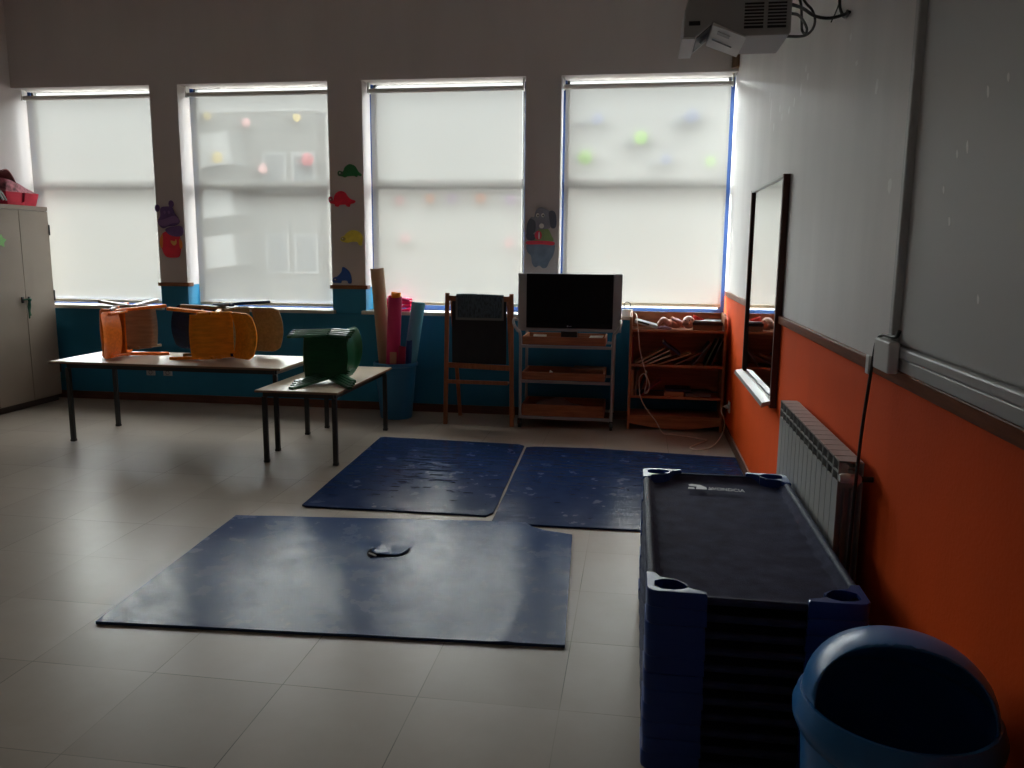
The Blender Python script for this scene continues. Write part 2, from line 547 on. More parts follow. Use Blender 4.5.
def outdoors():
    g = MB().box(-40, 30, D + 0.3, 60, -0.5, -0.4).build('ground', mat('pale_yard', (0.034, 0.032, 0.029), 1.0, spec=0.0))
    structure(g, 'pale paved yard outside the windows', 'ground')
    t = thing('neighbour_building', 'pale low building across the yard, faint through the second blind', 'building', (-11.0, 22.0, -0.4))
    wall = mat('render_wall', (0.034, 0.033, 0.031), 0.95, spec=0.0)
    white = mat('white_balcony', (0.085, 0.085, 0.084), 0.9, spec=0.0)
    dark = mat('far_window_glass', (0.03, 0.032, 0.035), 0.6, spec=0.0)
    MB().box(-2.6, 2.2, 0.0, 0.6, 0, 5.6).build('wall', wall, t)
    for z in (1.4, 2.75, 4.1):
        m = Matrix.Translation((-0.9, -0.9, z)) @ Matrix.Rotation(R(-7), 4, 'Y')
        MB().box(-0.75, 1.05, 0, 0.9, -0.1, 0.75, m).build('balcony', white, t)
    for x in (0.95, 1.8):
        for z in (1.2, 3.4):
            f = MB().box(x - 0.35, x + 0.35, -0.05, 0.0, z, z + 1.1).build('window', white, t)
            MB().box(x - 0.28, x + 0.28, -0.06, -0.05, z + 0.06, z + 1.04).build('pane', dark, f)
outdoors()

# ------------------------------------------------------------------ roller blinds
def blinds():
    sp = [(-5.905, -4.565, 0.960), (-4.205, -2.835, 0.960), (-2.44, -1.052, 0.992), (-0.672, 0.732, 1.024)]
    lab = ['drawn cream roller blind beside the beige cupboard', 'drawn cream roller blind between hippo and small animal cutouts',
           'drawn cream roller blind above the blackboard easel', 'drawn cream roller blind behind the television and bookcase']
    for (x0, x1, zb), l in zip(sp, lab):
        t = thing('roller_blind', l, 'blind', ((x0 + x1) / 2, D + 0.10, LINT), 0, 'roller blinds on the windows')
        w = (x1 - x0) / 2
        h = zb - LINT
        ph = x0 * 3.1
        MB().sheet(lambda u, v: (-w + 2 * w * u, 0.02 + 0.0025 * math.sin(9 * u + ph) * v, -0.078 + (h + 0.078) * v), 24, 12).build('blind_fabric', M['blind'], t, smooth=True)
        MB().tube([(-w - 0.005, 0, -0.076), (w + 0.005, 0, -0.076)], 0.021, 16).build('roller_tube', M['cream'], t, smooth=True)
        MB().box(-w, w, 0.008, 0.032, h - 0.006, h + 0.02).build('bottom_bar', M['hem'], t, bevel=0.004)
        for s in (-1, 1):
            xo = s * (w + 0.012)
            MB().box(xo - 0.006, xo + 0.006, -0.025, 0.03, -0.10, 0).build('bracket', M['whiteplastic'], t, bevel=0.002)
M['cream'] = mat('cream_rolled_fabric', (0.62, 0.60, 0.56), 0.7)
M['hem'] = mat('cream_hem_bar', (0.50, 0.44, 0.34), 0.5)
blinds()


def pane_discs():
    cols = {'yellow': (0.80, 0.60, 0.16), 'red': (0.75, 0.10, 0.14), 'pink': (0.85, 0.42, 0.42), 'green': (0.42, 0.80, 0.14),
            'blue': (0.30, 0.36, 0.62), 'grey': (0.45, 0.47, 0.50), 'purple': (0.62, 0.45, 0.70), 'orange': (0.85, 0.40, 0.25)}
    def thin_paper(n, c):
        m, nt, out = new_mat(n)
        tl = N(nt, 'ShaderNodeBsdfTranslucent'); tl.inputs[0].default_value = (*[0.03 + 0.17 * q for q in c], 1)
        df = N(nt, 'ShaderNodeBsdfDiffuse'); df.inputs[0].default_value = (*c, 1)
        mx = N(nt, 'ShaderNodeMixShader'); mx.inputs[0].default_value = 0.35
        nt.links.new(tl.outputs[0], mx.inputs[1]); nt.links.new(df.outputs[0], mx.inputs[2]); nt.links.new(mx.outputs[0], out.inputs['Surface'])
        return m
    ms = {k: thin_paper('%s_craft_paper' % k, v) for k, v in cols.items()}
    L = [
        (-4.021, 2.351, .055, 'yellow', 'yellow paper disc low on the glass behind the second blind'),
        (-3.109, 2.326, .062, 'red', 'red paper disc on the glass behind the second blind'),
        (-3.560, 2.246, .045, 'pink', 'pink paper disc just above the crossbar of the second window'),
        (-3.711, 2.668, .045, 'pink', 'pink paper disc high on the glass of the second window'),
        (-3.204, 2.706, .040, 'yellow', 'yellow paper disc high at right on the second window'),
        (-4.10, 2.735, .040, 'yellow', 'yellow paper disc in the top corner of the second window'),
        (-0.53, 2.63, .050, 'grey', 'pale grey paper disc at top left of the fourth window'),
        (-0.40, 2.655, .050, 'blue', 'pale blue paper disc at top left of the fourth window'),
        (-0.50, 2.325, .065, 'green', 'green paper disc at lower left of the fourth window'),
        (-0.011, 2.49, .060, 'green', 'green paper disc near the middle of the fourth window'),
        (-0.13, 2.455, .050, 'grey', 'grey paper disc beside the middle green one on the fourth window'),
        (0.293, 2.635, .062, 'grey', 'grey paper disc high at right on the fourth window'),
        (0.420, 2.665, .062, 'blue', 'blue paper disc high at right on the fourth window'),
        (0.599, 2.28, .045, 'green', 'small green paper disc at the right edge of the fourth window'),
        (0.213, 2.30, .045, 'blue', 'small blue paper disc above the fourth window crossbar'),
        (0.09, 2.275, .040, 'grey', 'small grey paper disc above the fourth window crossbar'),
        (-1.93, 1.965, .045, 'orange', 'orange paper disc under the crossbar of the third window'),
        (-1.45, 1.965, .048, 'orange', 'orange paper disc at right under the crossbar of the third window'),
        (-2.22, 1.95, .045, 'pink', 'pink paper disc at left under the crossbar of the third window'),
        (-1.72, 1.965, .045, 'purple', 'mauve paper disc mid-way under the crossbar of the third window'),
        (-1.17, 1.955, .048, 'purple', 'mauve paper disc at the right edge of the third window'),
        (-2.17, 1.60, .048, 'pink', 'pink paper disc low at left on the third window'),
        (-1.18, 1.57, .045, 'pink', 'pink paper disc low at right on the third window'),
    ]
    for x, z, r, c, lab in L:
        o = MB().lathe([(0, 0), (r * 0.5, 0.001), (r, 0)], 28).build('paper_disc', ms[c])
        o.rotation_euler = (R(90), 0, 0)
        o.location = (x, D + 0.2385, z)
        tag(o, lab, 'paper disc', 'paper discs stuck on the window glass')
pane_discs()

# ------------------------------------------------------------------ tables
M['table_top'] = mat('beige_laminate', (0.50, 0.41, 0.31), 0.32, var=0.06, scale=5)
M['table_edge'] = mat('brown_table_edge', (0.20, 0.10, 0.05), 0.45)

def table(label, x0, x1, y0, y1, h, ins=(0.05, 0.05, 0.05, 0.05), leg=0.032):
    t = thing('classroom_table', label, 'table', ((x0 + x1) / 2, (y0 + y1) / 2, 0))
    hx, hy = (x1 - x0) / 2, (y1 - y0) / 2
    MB().box(-hx, hx, -hy, hy, h - 0.018, h).build('tabletop', M['table_top'], t, bevel=0.003)
    b = MB()
    e = 0.004
    for s in (-1, 1):
        b.box(-hx - e, hx + e, s * hy - (e if s < 0 else 0), s * hy + (e if s > 0 else 0), h - 0.017, h - 0.003)
        b.box(s * hx - (e if s < 0 else 0), s * hx + (e if s > 0 else 0), -hy, hy, h - 0.017, h - 0.003)
    b.build('edge_band', M['table_edge'], t, weld=False)
    b = MB()
    xa, xb, ya, yb = -hx + ins[0], hx - ins[1], -hy + ins[2], hy - ins[3]
    a0, a1 = h - 0.052, h - 0.0185
    for y in (ya, yb):
        b.box(xa, xb, y - 0.013, y + 0.013, a0, a1)
    for x in (xa, xb):
        b.box(x - 0.013, x + 0.013, ya, yb, a0, a1)
    b.build('frame', M['blackmetal'], t, weld=False)
    for x in (xa, xb):
        for y in (ya, yb):
            l = MB().box(x - leg / 2, x + leg / 2, y - leg / 2, y + leg / 2, 0.012, a0).build('leg', M['blackmetal'], t, bevel=0.004)
            MB().box(x - leg / 2 - 0.002, x + leg / 2 + 0.002, y - leg / 2 - 0.002, y + leg / 2 + 0.002, 0, 0.018).build('foot_cap', M['rubber'], l, bevel=0.003)
    return t
LT, ST = 0.631, 0.527
table('long beige classroom table with black legs, carrying orange and brown chairs', -4.43, -2.565, 5.565, 6.25, LT, (0.125, 0.055, 0.04, 0.085))
table('small beige table with black legs, carrying the green chairs', -2.60, -2.005, 5.235, 6.49, ST, (0.043, 0.040, 0.05, 0.06))

# ------------------------------------------------------------------ chairs
def make_chair(label, m, group):
    """small stacking chair with splayed A-frame legs, bent plywood seat and curved back; upright, front to -y"""
    t = thing('child_chair', label, 'chair', (0, 0, 0), 0, group)
    W = 0.165
    def seat(u, v):
        x = (u - 0.5) * 2 * W
        y = -0.165 + 0.31 * v
        z = 0.352 - 0.010 * math.sin(PI * v) - 0.030 * max(0, 1 - v / 0.22) ** 2 + 0.012 * max(0, (v - 0.8) / 0.2) ** 2
        y -= 0.012 * math.cos((u - 0.5) * PI) * max(0, 1 - v / 0.3)
        return (x, y, z)
    MB().sheet(seat, 12, 16, 0.011).build('seat', m, t, smooth=True)
    def back(u, v):
        a = (u - 0.5) * 2
        hw = W + 0.010 - 0.030 * max(0, (v - 0.75) / 0.25) ** 2 - 0.02 * max(0, 1 - v / 0.12) ** 2
        z = 0.405 + 0.215 * v + 0.014 * (1 - a * a) * v
        y = 0.150 + 0.055 * v - 0.030 * a * a + 0.016 * max(0, (v - 0.7) / 0.3) ** 2
        return (a * hw, y, z)
    MB().sheet(back, 16, 12, 0.011).build('backrest', m, t, smooth=True)
    for s in (-1, 1):
        xs, xf = s * (W + 0.006), s * (W + 0.030)
        for y0, y1 in ((-0.005, -0.225), (0.030, 0.215)):
            MB().bar((xs, y0, 0.352), (xf, y1, 0.006), 0.024, 0.042, (0, 1, 0.4)).build('leg', m, t, bevel=0.005)
        MB().bar((xs, -0.12, 0.336), (xs, 0.150, 0.340), 0.016, 0.028).build('seat_rail', m, t, bevel=0.004)
        MB().bar((xs - s * 0.006, 0.138, 0.330), (xs - s * 0.010, 0.176, 0.520), 0.014, 0.028, (0, 1, 0)).build('upright', m, t, bevel=0.004)
    return t

CH = 0.203  # half width over the feet

def lay(t, x, y, z, ang, flip=False, k=1.0):
    """lay a chair on its side: its up axis points along ang in plan, its A-frame centre is over (x, y)"""
    u = Vector((math.cos(ang), math.sin(ang), 0))
    if not flip:
        r = Vector((-u.y, u.x, 0)); xx = Vector((0, 0, -1))
    else:
        r = Vector((u.y, -u.x, 0)); xx = Vector((0, 0, 1))
    m = Matrix((xx, r, u)).transposed().to_4x4()
    m.translation = Vector((x, y, z + CH * k)) - u * 0.34 * k
    t.matrix_world = m @ Matrix.Scale(k, 4)
    t.rotation_mode = 'XYZ'

def chm(name, c, rough=0.35):
    return mat(name, c, rough, var=0.18, scale=5, stretch=(10, 1.5, 10), spec=0.22)
G1 = 'chairs lying on the long table'
c1 = make_chair('bright orange child chair on its side, at the cupboard end of the long table', chm('orange_stain', (0.95, 0.19, 0.012)), G1)
lay(c1, -4.075, 5.86, LT, R(-105))
c2 = make_chair('amber orange child chair on its side, seat facing the room, near the small table', chm('amber_stain', (0.92, 0.29, 0.018)), G1)
lay(c2, -3.20, 5.80, LT, R(-42))
c3 = make_chair('brown child chair on its side behind the bright orange chair', chm('brown_stain', (0.22, 0.15, 0.10)), G1)
lay(c3, -4.04, 6.08, LT + 0.02, R(-50), True)
c4 = make_chair('brown child chair on its side behind the amber orange chair', chm('olive_brown_stain', (0.24, 0.17, 0.09)), G1)
lay(c4, -3.155, 6.06, LT + 0.018, R(-15))
c5 = make_chair('dark navy child chair on its side between the two orange chairs', chm('navy_stain', (0.010, 0.022, 0.07), 0.25), G1)
lay(c5, -3.345, 6.17, LT + 0.036, R(165))
gm = chm('green_stain', (0.008, 0.080, 0.030), 0.3)
glab = ['green child chair with its legs frontmost in the nested pile on the small table', 'second green chair of the nested pile on the small table, counted from the room side',
        'third green chair of the nested pile on the small table, counted from the room side', 'rearmost green chair of the nested pile on the small table, next to the blue wall']
for i in range(4):
    g = make_chair(glab[i], gm, 'green chairs nested on the small table')
    lay(g, -2.235 - 0.004 * i, 5.64 + 0.038 * i, ST + 0.009 * i, R(104), True, 0.93)

# ------------------------------------------------------------------ cupboard and what is on it
M['cupboard'] = mat('beige_cupboard_laminate', (0.29, 0.232, 0.186), 0.5, var=0.05, scale=3)
M['gap'] = mat('dark_shadow_gap_edge', (0.05, 0.035, 0.03), 0.6)  # dark brown of the cupboard plinth
def cupboard():
    x1 = -5.58
    t = thing('storage_cupboard', 'tall beige two-door cupboard against the left wall', 'cupboard', (XL, 6.76, 0))
    d = x1 - XL
    y0, y1 = -0.40, 0.395
    b = MB()
    b.box(0.002, d - 0.02, y0, y0 + 0.018, 0.06, 1.865); b.box(0.002, d - 0.02, y1 - 0.018, y1, 0.06, 1.865)
    b.box(0.002, d - 0.001, y0, y1, 1.825, 1.865); b.box(0.002, d - 0.02, y0, y1, 0.06, 0.08); b.box(0.002, 0.012, y0, y1, 0.06, 1.85)
    b.box(0.012, d - 0.03, y0 + 0.018, y1 - 0.018, 0.9, 0.92)
    b.build('body', M['cupboard'], t, weld=False)
    MB().box(0.01, d - 0.035, y0 + 0.01, y1 - 0.01, 0, 0.06).build('plinth', M['gap'], t)
    MB().box(d - 0.019, d, y0 + 0.002, 0.017, 0.065, 1.821).build('door', M['cupboard'], t, bevel=0.002)
    r = MB().box(d - 0.019, d, 0.023, y1 - 0.002, 0.065, 1.821).build('door', M['cupboard'], t, bevel=0.002)
    for z in (1.60, 0.98, 0.28):
        MB().box(d - 0.012, d + 0.008, y1 - 0.006, y1 + 0.006, z, z + 0.10).build('hinge', M['blackmetal'], r, bevel=0.002)
    for ya in (-0.030, 0.052):
        MB().box(d, d + 0.010, ya - 0.010, ya + 0.014, 0.98, 1.035).build('handle_plate', M['blackmetal'], t, bevel=0.002)
    # ribbon tied through the handles
    gmat = mat('dark_green_ribbon', (0.01, 0.10, 0.05), 0.6)
    b = MB()
    X = -5.56
    b.tube([(X, 6.725, 1.010), (X + 0.018, 6.755, 1.014), (X + 0.02, 6.785, 1.006), (X, 6.822, 1.012)], 0.007, 8, 5)
    b.ball((X + 0.02, 6.775, 1.008), 0.017)
    b.tube([(X + 0.02, 6.775, 1.0), (X + 0.012, 6.787, 0.95), (X + 0.008, 6.78, 0.90), (X + 0.006, 6.792, 0.86)], [0.008] * 15 + [0.003], 8, 5)
    b.tube([(X + 0.02, 6.772, 1.0), (X + 0.010, 6.765, 0.95), (X + 0.007, 6.773, 0.90), (X + 0.006, 6.775, 0.835)], [0.007] * 15 + [0.003], 8, 5)
    o = b.build('ribbon', gmat, smooth=True)
    tag(o, 'dark green ribbon tied through the cupboard handles', 'ribbon')
    # green paper leaf taped to the left door
    pts = []
    for k in range(10):
        a = 2 * PI * k / 10 + 0.2
        r_ = 0.062 if k % 2 == 0 else 0.036
        pts.append((r_ * math.cos(a), r_ * math.sin(a)))
    o = MB().prism(pts, 'yz', 0, 0.003).build('paper_leaf', mat('light_green_paper', (0.28, 0.62, 0.22), 0.8))
    o.location = (x1 + 0.001, 6.54, 1.54)
    tag(o, 'light green paper leaf taped on the cupboard door', 'paper cutout')
    # red bag with a patterned quilted top
    red = mat('red_fabric', (0.62, 0.015, 0.05), 0.7, var=0.15, scale=9)
    pat = mat('dusty_pink_pattern', (0.36, 0.10, 0.13), 0.8, var=0.7, scale=26)
    t = thing('fabric_bag', 'red fabric bag with dusty pink patterned top, on the cupboard', 'bag', (-5.735, 6.915, 1.865))
    def sq(a):
        return (abs(math.cos(a)) ** 9 + abs(math.sin(a)) ** 9) ** (-1 / 9)
    def side(u, v):
        a = 2 * PI * u
        w = 0.84 + 0.16 * v
        wr = 1 + 0.012 * math.sin(a * 14) * v
        return (0.115 * sq(a) * math.cos(a) * w * wr, 0.225 * sq(a) * math.sin(a) * w * wr, 0.002 + 0.115 * v)
    MB().sheet(side, 48, 6, 0.006).build('bag_side', red, t, smooth=True)
    def top(u, v):
        a = 2 * PI * u
        s_ = 1 - v
        y = 0.225 * sq(a) * math.sin(a) * s_
        k = min(1.0, v * 3.2)
        return (0.115 * sq(a) * math.cos(a) * s_, y, 0.116 + (0.075 - 0.32 * y) * math.sin(k * PI / 2) + 0.006 * math.sin(a * 5 + v * 9) * k)
    MB().sheet(top, 48, 12).build('bag_top', pat, t, smooth=True)
    def flap(u, v):
        return (0.03 + 0.12 * (u - 0.5), -0.21 + 0.17 * v, 0.225 + 0.10 * math.sin(PI * (0.15 + 0.75 * v)) + 0.03 * u - 0.10 * v)
    MB().sheet(flap, 8, 12, 0.008).build('flap', mat('brown_pink_flap', (0.30, 0.12, 0.12), 0.8, var=0.4, scale=20), t, smooth=True)
    # dark bundle of cloth
    t = MB()
    bm = t
    random.seed(11)
    def bundle(u, v):
        a = 2 * PI * u
        s = math.sin(PI * (0.06 + 0.90 * v))
        n = noise.noise(Vector((math.cos(a) * 2, math.sin(a) * 2, v * 3)))
        rr = 0.105 * s * (1 + 0.35 * n)
        return (rr * math.cos(a) * 0.9, rr * math.sin(a), 0.002 + 0.135 * (1 - math.cos(PI * v)) / 2 * (1 + 0.25 * n))
    bm.sheet(bundle, 40, 20)
    bm.mi = 1
    for k, (dx, dy) in enumerate(((0.09, 0.02), (0.085, 0.06), (0.06, -0.03))):
        bm.tube([(0.04 + dx * 0.5, dy - 0.03, 0.135), (0.02 + dx, dy, 0.09), (0.03 + dx, dy + 0.03, 0.03)], 0.008, 8, 5)
    o = bm.build('cloth_bundle', [mat('dark_green_cloth', (0.010, 0.028, 0.024), 0.8, var=0.6, scale=25), mat('white_trim', (0.5, 0.52, 0.52), 0.8)], smooth=True, weld=False)
    o.location = (-5.675, 6.535, 1.866)
    tag(o, 'dark green cloth bundle with white trim on the cupboard', 'cloth bundle')
cupboard()

# ------------------------------------------------------------------ blue bin of paper rolls
def paper_bin():
    bl = mat('blue_bin_plastic', (0.02, 0.16, 0.32), 0.4)
    cx, cy = -2.115, 6.98
    t = thing('wastepaper_bin', 'tall blue plastic bin by the window, full of paper rolls', 'bin', (cx, cy, 0))
    MB().lathe([(0, 0.0), (0.135, 0.0), (0.142, 0.006), (0.185, 0.49), (0.180, 0.49), (0.137, 0.012), (0, 0.012)], 40).build('bin_body', bl, t, smooth=True)
    MB().lathe([(0.184, 0.470), (0.196, 0.474), (0.199, 0.490), (0.196, 0.503), (0.186, 0.507), (0.178, 0.503), (0.1805, 0.490)], 40).build('bin_rim', bl, t, smooth=True)
    def roll(name, base, top, r, col, lab, inner=None, thick=0.012, rough=0.75):
        a, b = Vector(base), Vector(top)
        d = b - a
        L = d.length
        m = d.to_track_quat('Z', 'Y').to_matrix().to_4x4()
        m.translation = a
        g = MB()
        # a spiral of paper: open tube with an overlapping edge
        def sp(u, v):
            ang = u * 2 * PI * 1.35
            rr = r - 0.010 * u * r / 0.05 * 0.6
            return m @ Vector((rr * math.cos(ang), rr * math.sin(ang), L * v - 0.004 * math.sin(ang * 2) * v))
        g.sheet(sp, 44, 4, 0.0012)
        o = g.build(name, mat(name + '_' + lab.split()[0], col, rough), smooth=True)
        tag(o, lab, 'paper roll', 'paper rolls in the blue bin')
        return o
    roll('paper_roll', (-2.18, 6.99, 0.03), (-2.30, 7.06, 1.325), 0.064, (0.36, 0.235, 0.14), 'tall brown kraft paper roll standing in the blue bin')
    roll('paper_roll', (-2.155, 6.965, 0.10), (-2.083, 6.89, 1.09), 0.064, (0.50, 0.02, 0.11), 'crimson paper roll standing in the blue bin')
    roll('paper_roll', (-2.150, 6.970, 0.15), (-2.075, 6.895, 1.125), 0.044, (0.85, 0.33, 0.02), 'orange paper roll tucked inside the crimson roll')
    roll('paper_roll', (-2.06, 7.00, 0.05), (-1.915, 7.045, 1.03), 0.062, (0.11, 0.36, 0.47), 'pale teal paper roll leaning right in the blue bin')
    roll('paper_roll', (-2.06, 6.915, 0.04), (-2.018, 6.865, 0.655), 0.034, (0.30, 0.01, 0.05), 'short dark red paper roll in the blue bin')
    o = roll('paper_roll', (-2.02, 6.945, 0.04), (-1.975, 6.945, 0.70), 0.028, (0.015, 0.07, 0.20), 'short dark blue paper roll in the blue bin')
    o = MB().box(-0.030, 0.030, -0.002, 0.002, -0.05, 0.05).build('card_tag', mat('tan_card', (0.42, 0.20, 0.13), 0.8), bevel=0.001)
    o.location = (-2.078, 6.783, 0.565); o.rotation_euler = (R(-4), 0, 0)
    tag(o, 'small tan card tucked at the front of the blue bin', 'card')
    # pink folded fabric on the sill
    t = thing('pink_cloth', 'folded hot pink cloth lying on the window sill', 'cloth', (-2.19, 7.32, SILL))
    pk = mat('hot_pink_cloth', (0.85, 0.02, 0.20), 0.6, var=0.12, scale=12)
    for k in range(4):
        def fold(u, v, k=k):
            x = -0.13 + 0.26 * u
            a = PI * v
            return (x + 0.006 * math.sin(9 * v + k), -0.055 * math.cos(a) + 0.004 * math.sin(12 * u + k * 2), 0.002 + 0.032 * k + (0.026 + 0.006 * math.sin(7 * u + k)) * math.sin(a) ** 0.5)
        MB().sheet(fold, 20, 12).build('fold', pk, t, smooth=True)
paper_bin()

# ------------------------------------------------------------------ easel
def easel():
    wd = wood('easel_wood', (0.33, 0.125, 0.055), 0.45, 'z')
    t = thing('blackboard_easel', 'wooden easel with black chalkboard under the third window', 'easel', (-1.32, 6.80, 0))
    for s in (-1, 1):
        MB().bar((s * 0.292, -0.03, 0), (s * 0.276, 0.0, 1.135), 0.036, 0.024, (0, 1, 0)).build('leg', wd, t, bevel=0.004)
        MB().bar((s * 0.245, 0.36, 0), (s * 0.245, 0.034, 1.08), 0.032, 0.022, (0, 1, 0)).build('leg', wd, t, bevel=0.004)
    MB().bar((-0.262, 0.0, 1.090), (0.262, 0.0, 1.090), 0.022, 0.045).build('crossbar', wd, t, bevel=0.003)
    MB().bar((-0.266, -0.016, 0.520), (0.266, -0.016, 0.505), 0.022, 0.045).build('crossbar', wd, t, bevel=0.003)
    MB().box(-0.235, 0.235, -0.010, 0.002, 0.535, 1.068).build('chalkboard', mat('black_slate', (0.008, 0.008, 0.009), 0.55, var=0.4, scale=6), t, bevel=0.001)
    b = MB().box(-0.262, 0.262, -0.085, 0.02, 0.370, 0.384)
    b.box(-0.262, 0.262, -0.092, -0.080, 0.370, 0.402)
    b.build('tray', wd, t, weld=False)
    # woven mat hung over the top bar
    t = thing('woven_cloth', 'dark blue grey woven cloth hung over the easel top', 'cloth', (-1.312, 6.80, 0))
    cl = mat('blue_grey_weave', (0.055, 0.085, 0.105), 0.9, var=0.5, scale=30, stretch=(3, 3, 1), bump=0.4, bscale=120)
    br = mat('grey_hem', (0.16, 0.17, 0.17), 0.9)
    def path(s):
        # s runs 0..1 from the front hem over the bar to the back hem
        L = s * 0.42
        if L < 0.20:
            return (-0.024, 0.918 + L)
        a = (L - 0.20) / 0.048
        if a < 1:
            return (-0.006 - 0.018 * math.cos(a * PI), 1.118 + 0.012 * math.sin(a * PI))
        return (0.0125, 1.118 - (L - 0.248))
    def f(u, v):
        y, z = path(v)
        return ((u - 0.5) * 0.405, y + 0.002 * math.sin(u * 11), z + 0.004 * math.sin(u * 5))
    MB().sheet(f, 20, 40, 0.003).build('weave', cl, t, smooth=True)
    b = MB()
    for x in (-0.199, 0.199):
        b.box(x - 0.008, x + 0.008, -0.0285, -0.025, 0.915, 1.10)
    b.box(-0.207, 0.207, -0.0287, -0.025, 0.910, 0.930)
    b.build('hem', br, t, weld=False)
easel()

# ------------------------------------------------------------------ television trolley
def trolley():
    st = mat('grey_trolley_steel', (0.36, 0.37, 0.38), 0.4, 0.3)
    wd = wood('trolley_tray_wood', (0.34, 0.13, 0.06), 0.5, 'x')
    cx, y0, y1 = -0.57, 6.77, 7.17
    t = thing('tv_trolley', 'grey steel trolley with three wooden trays under the television', 'trolley', (cx, y0, 0))
    hw = 0.388
    dy = y1 - y0
    for s in (-1, 1):
        MB().tube([(s * hw, 0, 0.075), (s * hw, 0, 0.40), (s * (hw + 0.002), 0, 0.78), (s * (hw + 0.025), -0.015, 0.835), (s * (hw + 0.055), -0.03, 0.89), (s * (hw + 0.058), 0.01, 0.925), (s * (hw + 0.05), 0.10, 0.915)], 0.0125, 10, 6).build('post', st, t, smooth=True)
        MB().tube([(s * hw, dy, 0.075), (s * hw, dy, 0.83)], 0.0125, 10).build('post', st, t, smooth=True)
    for zb, hb in ((0.715, 0.068), (0.415, 0.065), (0.105, 0.098)):
        b = MB()
        b.box(-hw, hw, -0.009, 0.009, zb - 0.026, zb - 0.004); b.box(-hw, hw, dy - 0.009, dy + 0.009, zb - 0.026, zb - 0.004)
        b.box(-hw, -hw + 0.018, 0, dy, zb - 0.026, zb - 0.004); b.box(hw - 0.018, hw, 0, dy, zb - 0.026, zb - 0.004)
        rl = b.build('tray_rail', st, t, weld=False)
        wl, w = -hw + 0.014, hw - 0.062
        b = MB()
        b.box(wl, w, 0.002, 0.016, zb, zb + hb); b.box(wl, w, dy - 0.018, dy - 0.004, zb, zb + hb)
        b.box(wl, wl + 0.013, 0.016, dy - 0.018, zb, zb + hb); b.box(w - 0.013, w, 0.016, dy - 0.018, zb, zb + hb)
        b.box(wl + 0.013, w - 0.013, 0.016, dy - 0.018, zb, zb + 0.010)
        b.build('tray', wd, t, weld=False)
    for sx in (-1, 1):
        for y in (0, dy):
            c = MB()
            c.tube([(sx * hw - 0.011, y, 0.03), (sx * hw + 0.011, y, 0.03)], 0.03, 18)
            w_ = c.build('caster', M['blackplastic'], t, smooth=True)
            b = MB()
            for k in (-1, 1):
                b.box(sx * hw + k * 0.015 - 0.002, sx * hw + k * 0.015 + 0.002, y - 0.014, y + 0.014, 0.028, 0.078)
            b.box(sx * hw - 0.017, sx * hw + 0.017, y - 0.016, y + 0.016, 0.066, 0.08)
            b.build('caster_fork', M['blackmetal'], w_, weld=False)
    # television
    tv = thing('tv_set', 'black flat television with grey speaker sides on the trolley', 'television', (-0.565, 6.93, 0.727))
    sil = mat('tv_grey_shell', (0.28, 0.29, 0.31), 0.4)
    b = MB()
    W, z0, z1 = 0.442, 0.095, 0.580
    b.box(-W, W, 0.0, 0.045, z0, z1)
    b.prism([(-W * 0.75, z0 + 0.05), (W * 0.75, z0 + 0.05), (W * 0.75, z1 - 0.05), (-W * 0.75, z1 - 0.05)], 'xz', 0.045, 0.10)
    b.build('shell', sil, tv, bevel=0.006, weld=False)
    for s in (-1, 1):
        MB().box(s * (W - 0.036) - 0.033, s * (W - 0.036) + 0.033, -0.004, 0.0, z0 + 0.006, z1 - 0.006).build('speaker', mat('tv_speaker_cloth', (0.27, 0.285, 0.30), 0.7, bump=0.3, bscale=300), tv, bevel=0.003)
    MB().box(-W + 0.074, W - 0.074, -0.006, 0.0, z0 + 0.022, z1 - 0.004).build('screen_bezel', mat('tv_bezel', (0.006, 0.006, 0.007), 0.35, spec=0.15), tv, bevel=0.003)
    MB().box(-W + 0.092, W - 0.092, -0.0075, -0.006, z0 + 0.062, z1 - 0.022).build('screen', mat('tv_screen', (0.004, 0.004, 0.005), 0.35, spec=0.12), tv)
    b = MB()
    b.box(-0.018, -0.006, -0.0085, -0.006, z0 + 0.034, z0 + 0.046); b.box(-0.002, 0.022, -0.0085, -0.006, z0 + 0.038, z0 + 0.042)
    b.build('emblem', mat('tv_badge', (0.35, 0.36, 0.38), 0.3, 0.6), tv, weld=False)
    MB().box(-W, W, -0.005, 0.02, z0 - 0.006, z0 + 0.012).build('lower_strip', sil, tv, bevel=0.003)
    b = MB()
    b.prism([(-0.15, -0.05), (0.15, -0.05), (0.17, 0.17), (-0.17, 0.17)], 'xy', 0.0, 0.018)
    b.box(-0.07, 0.07, 0.02, 0.07, 0.018, 0.14)
    b.build('stand', M['blackplastic'], tv, bevel=0.004, weld=False)
    # papers under the television, things on the lower trays
    pp = mat('white_paper', (0.75, 0.74, 0.70), 0.8)
    for k, (x, yy, a, lab) in enumerate(((-0.80, 6.835, 5, 'white paper sheet under the left of the television'), (-0.325, 6.835, -6, 'white paper sheet under the right of the television'))):
        # the sheet leans on the tray front so that its edge shows
        o = MB().box(-0.055, 0.055, -0.040, 0.040, 0, 0.004).build('paper_sheet', pp)
        o.location = (x, yy - 0.012, 0.7865); o.rotation_euler = (R(6), R(a * 0.3), R(a))
        tag(o, lab, 'paper')
    o = MB().prism([(-0.018, 0), (0.018, 0), (0.014, 0.016), (-0.010, 0.02)], 'xz', -0.02, 0.02).build('eraser', mat('white_rubber', (0.85, 0.84, 0.80), 0.5), bevel=0.003)
    o.location = (-0.70, 6.80, 0.480)
    o.location.z = 0.4255 + 0.0
    o.scale = (1, 1, 3.6)
    tag(o, 'small white block on the middle trolley tray', 'eraser')
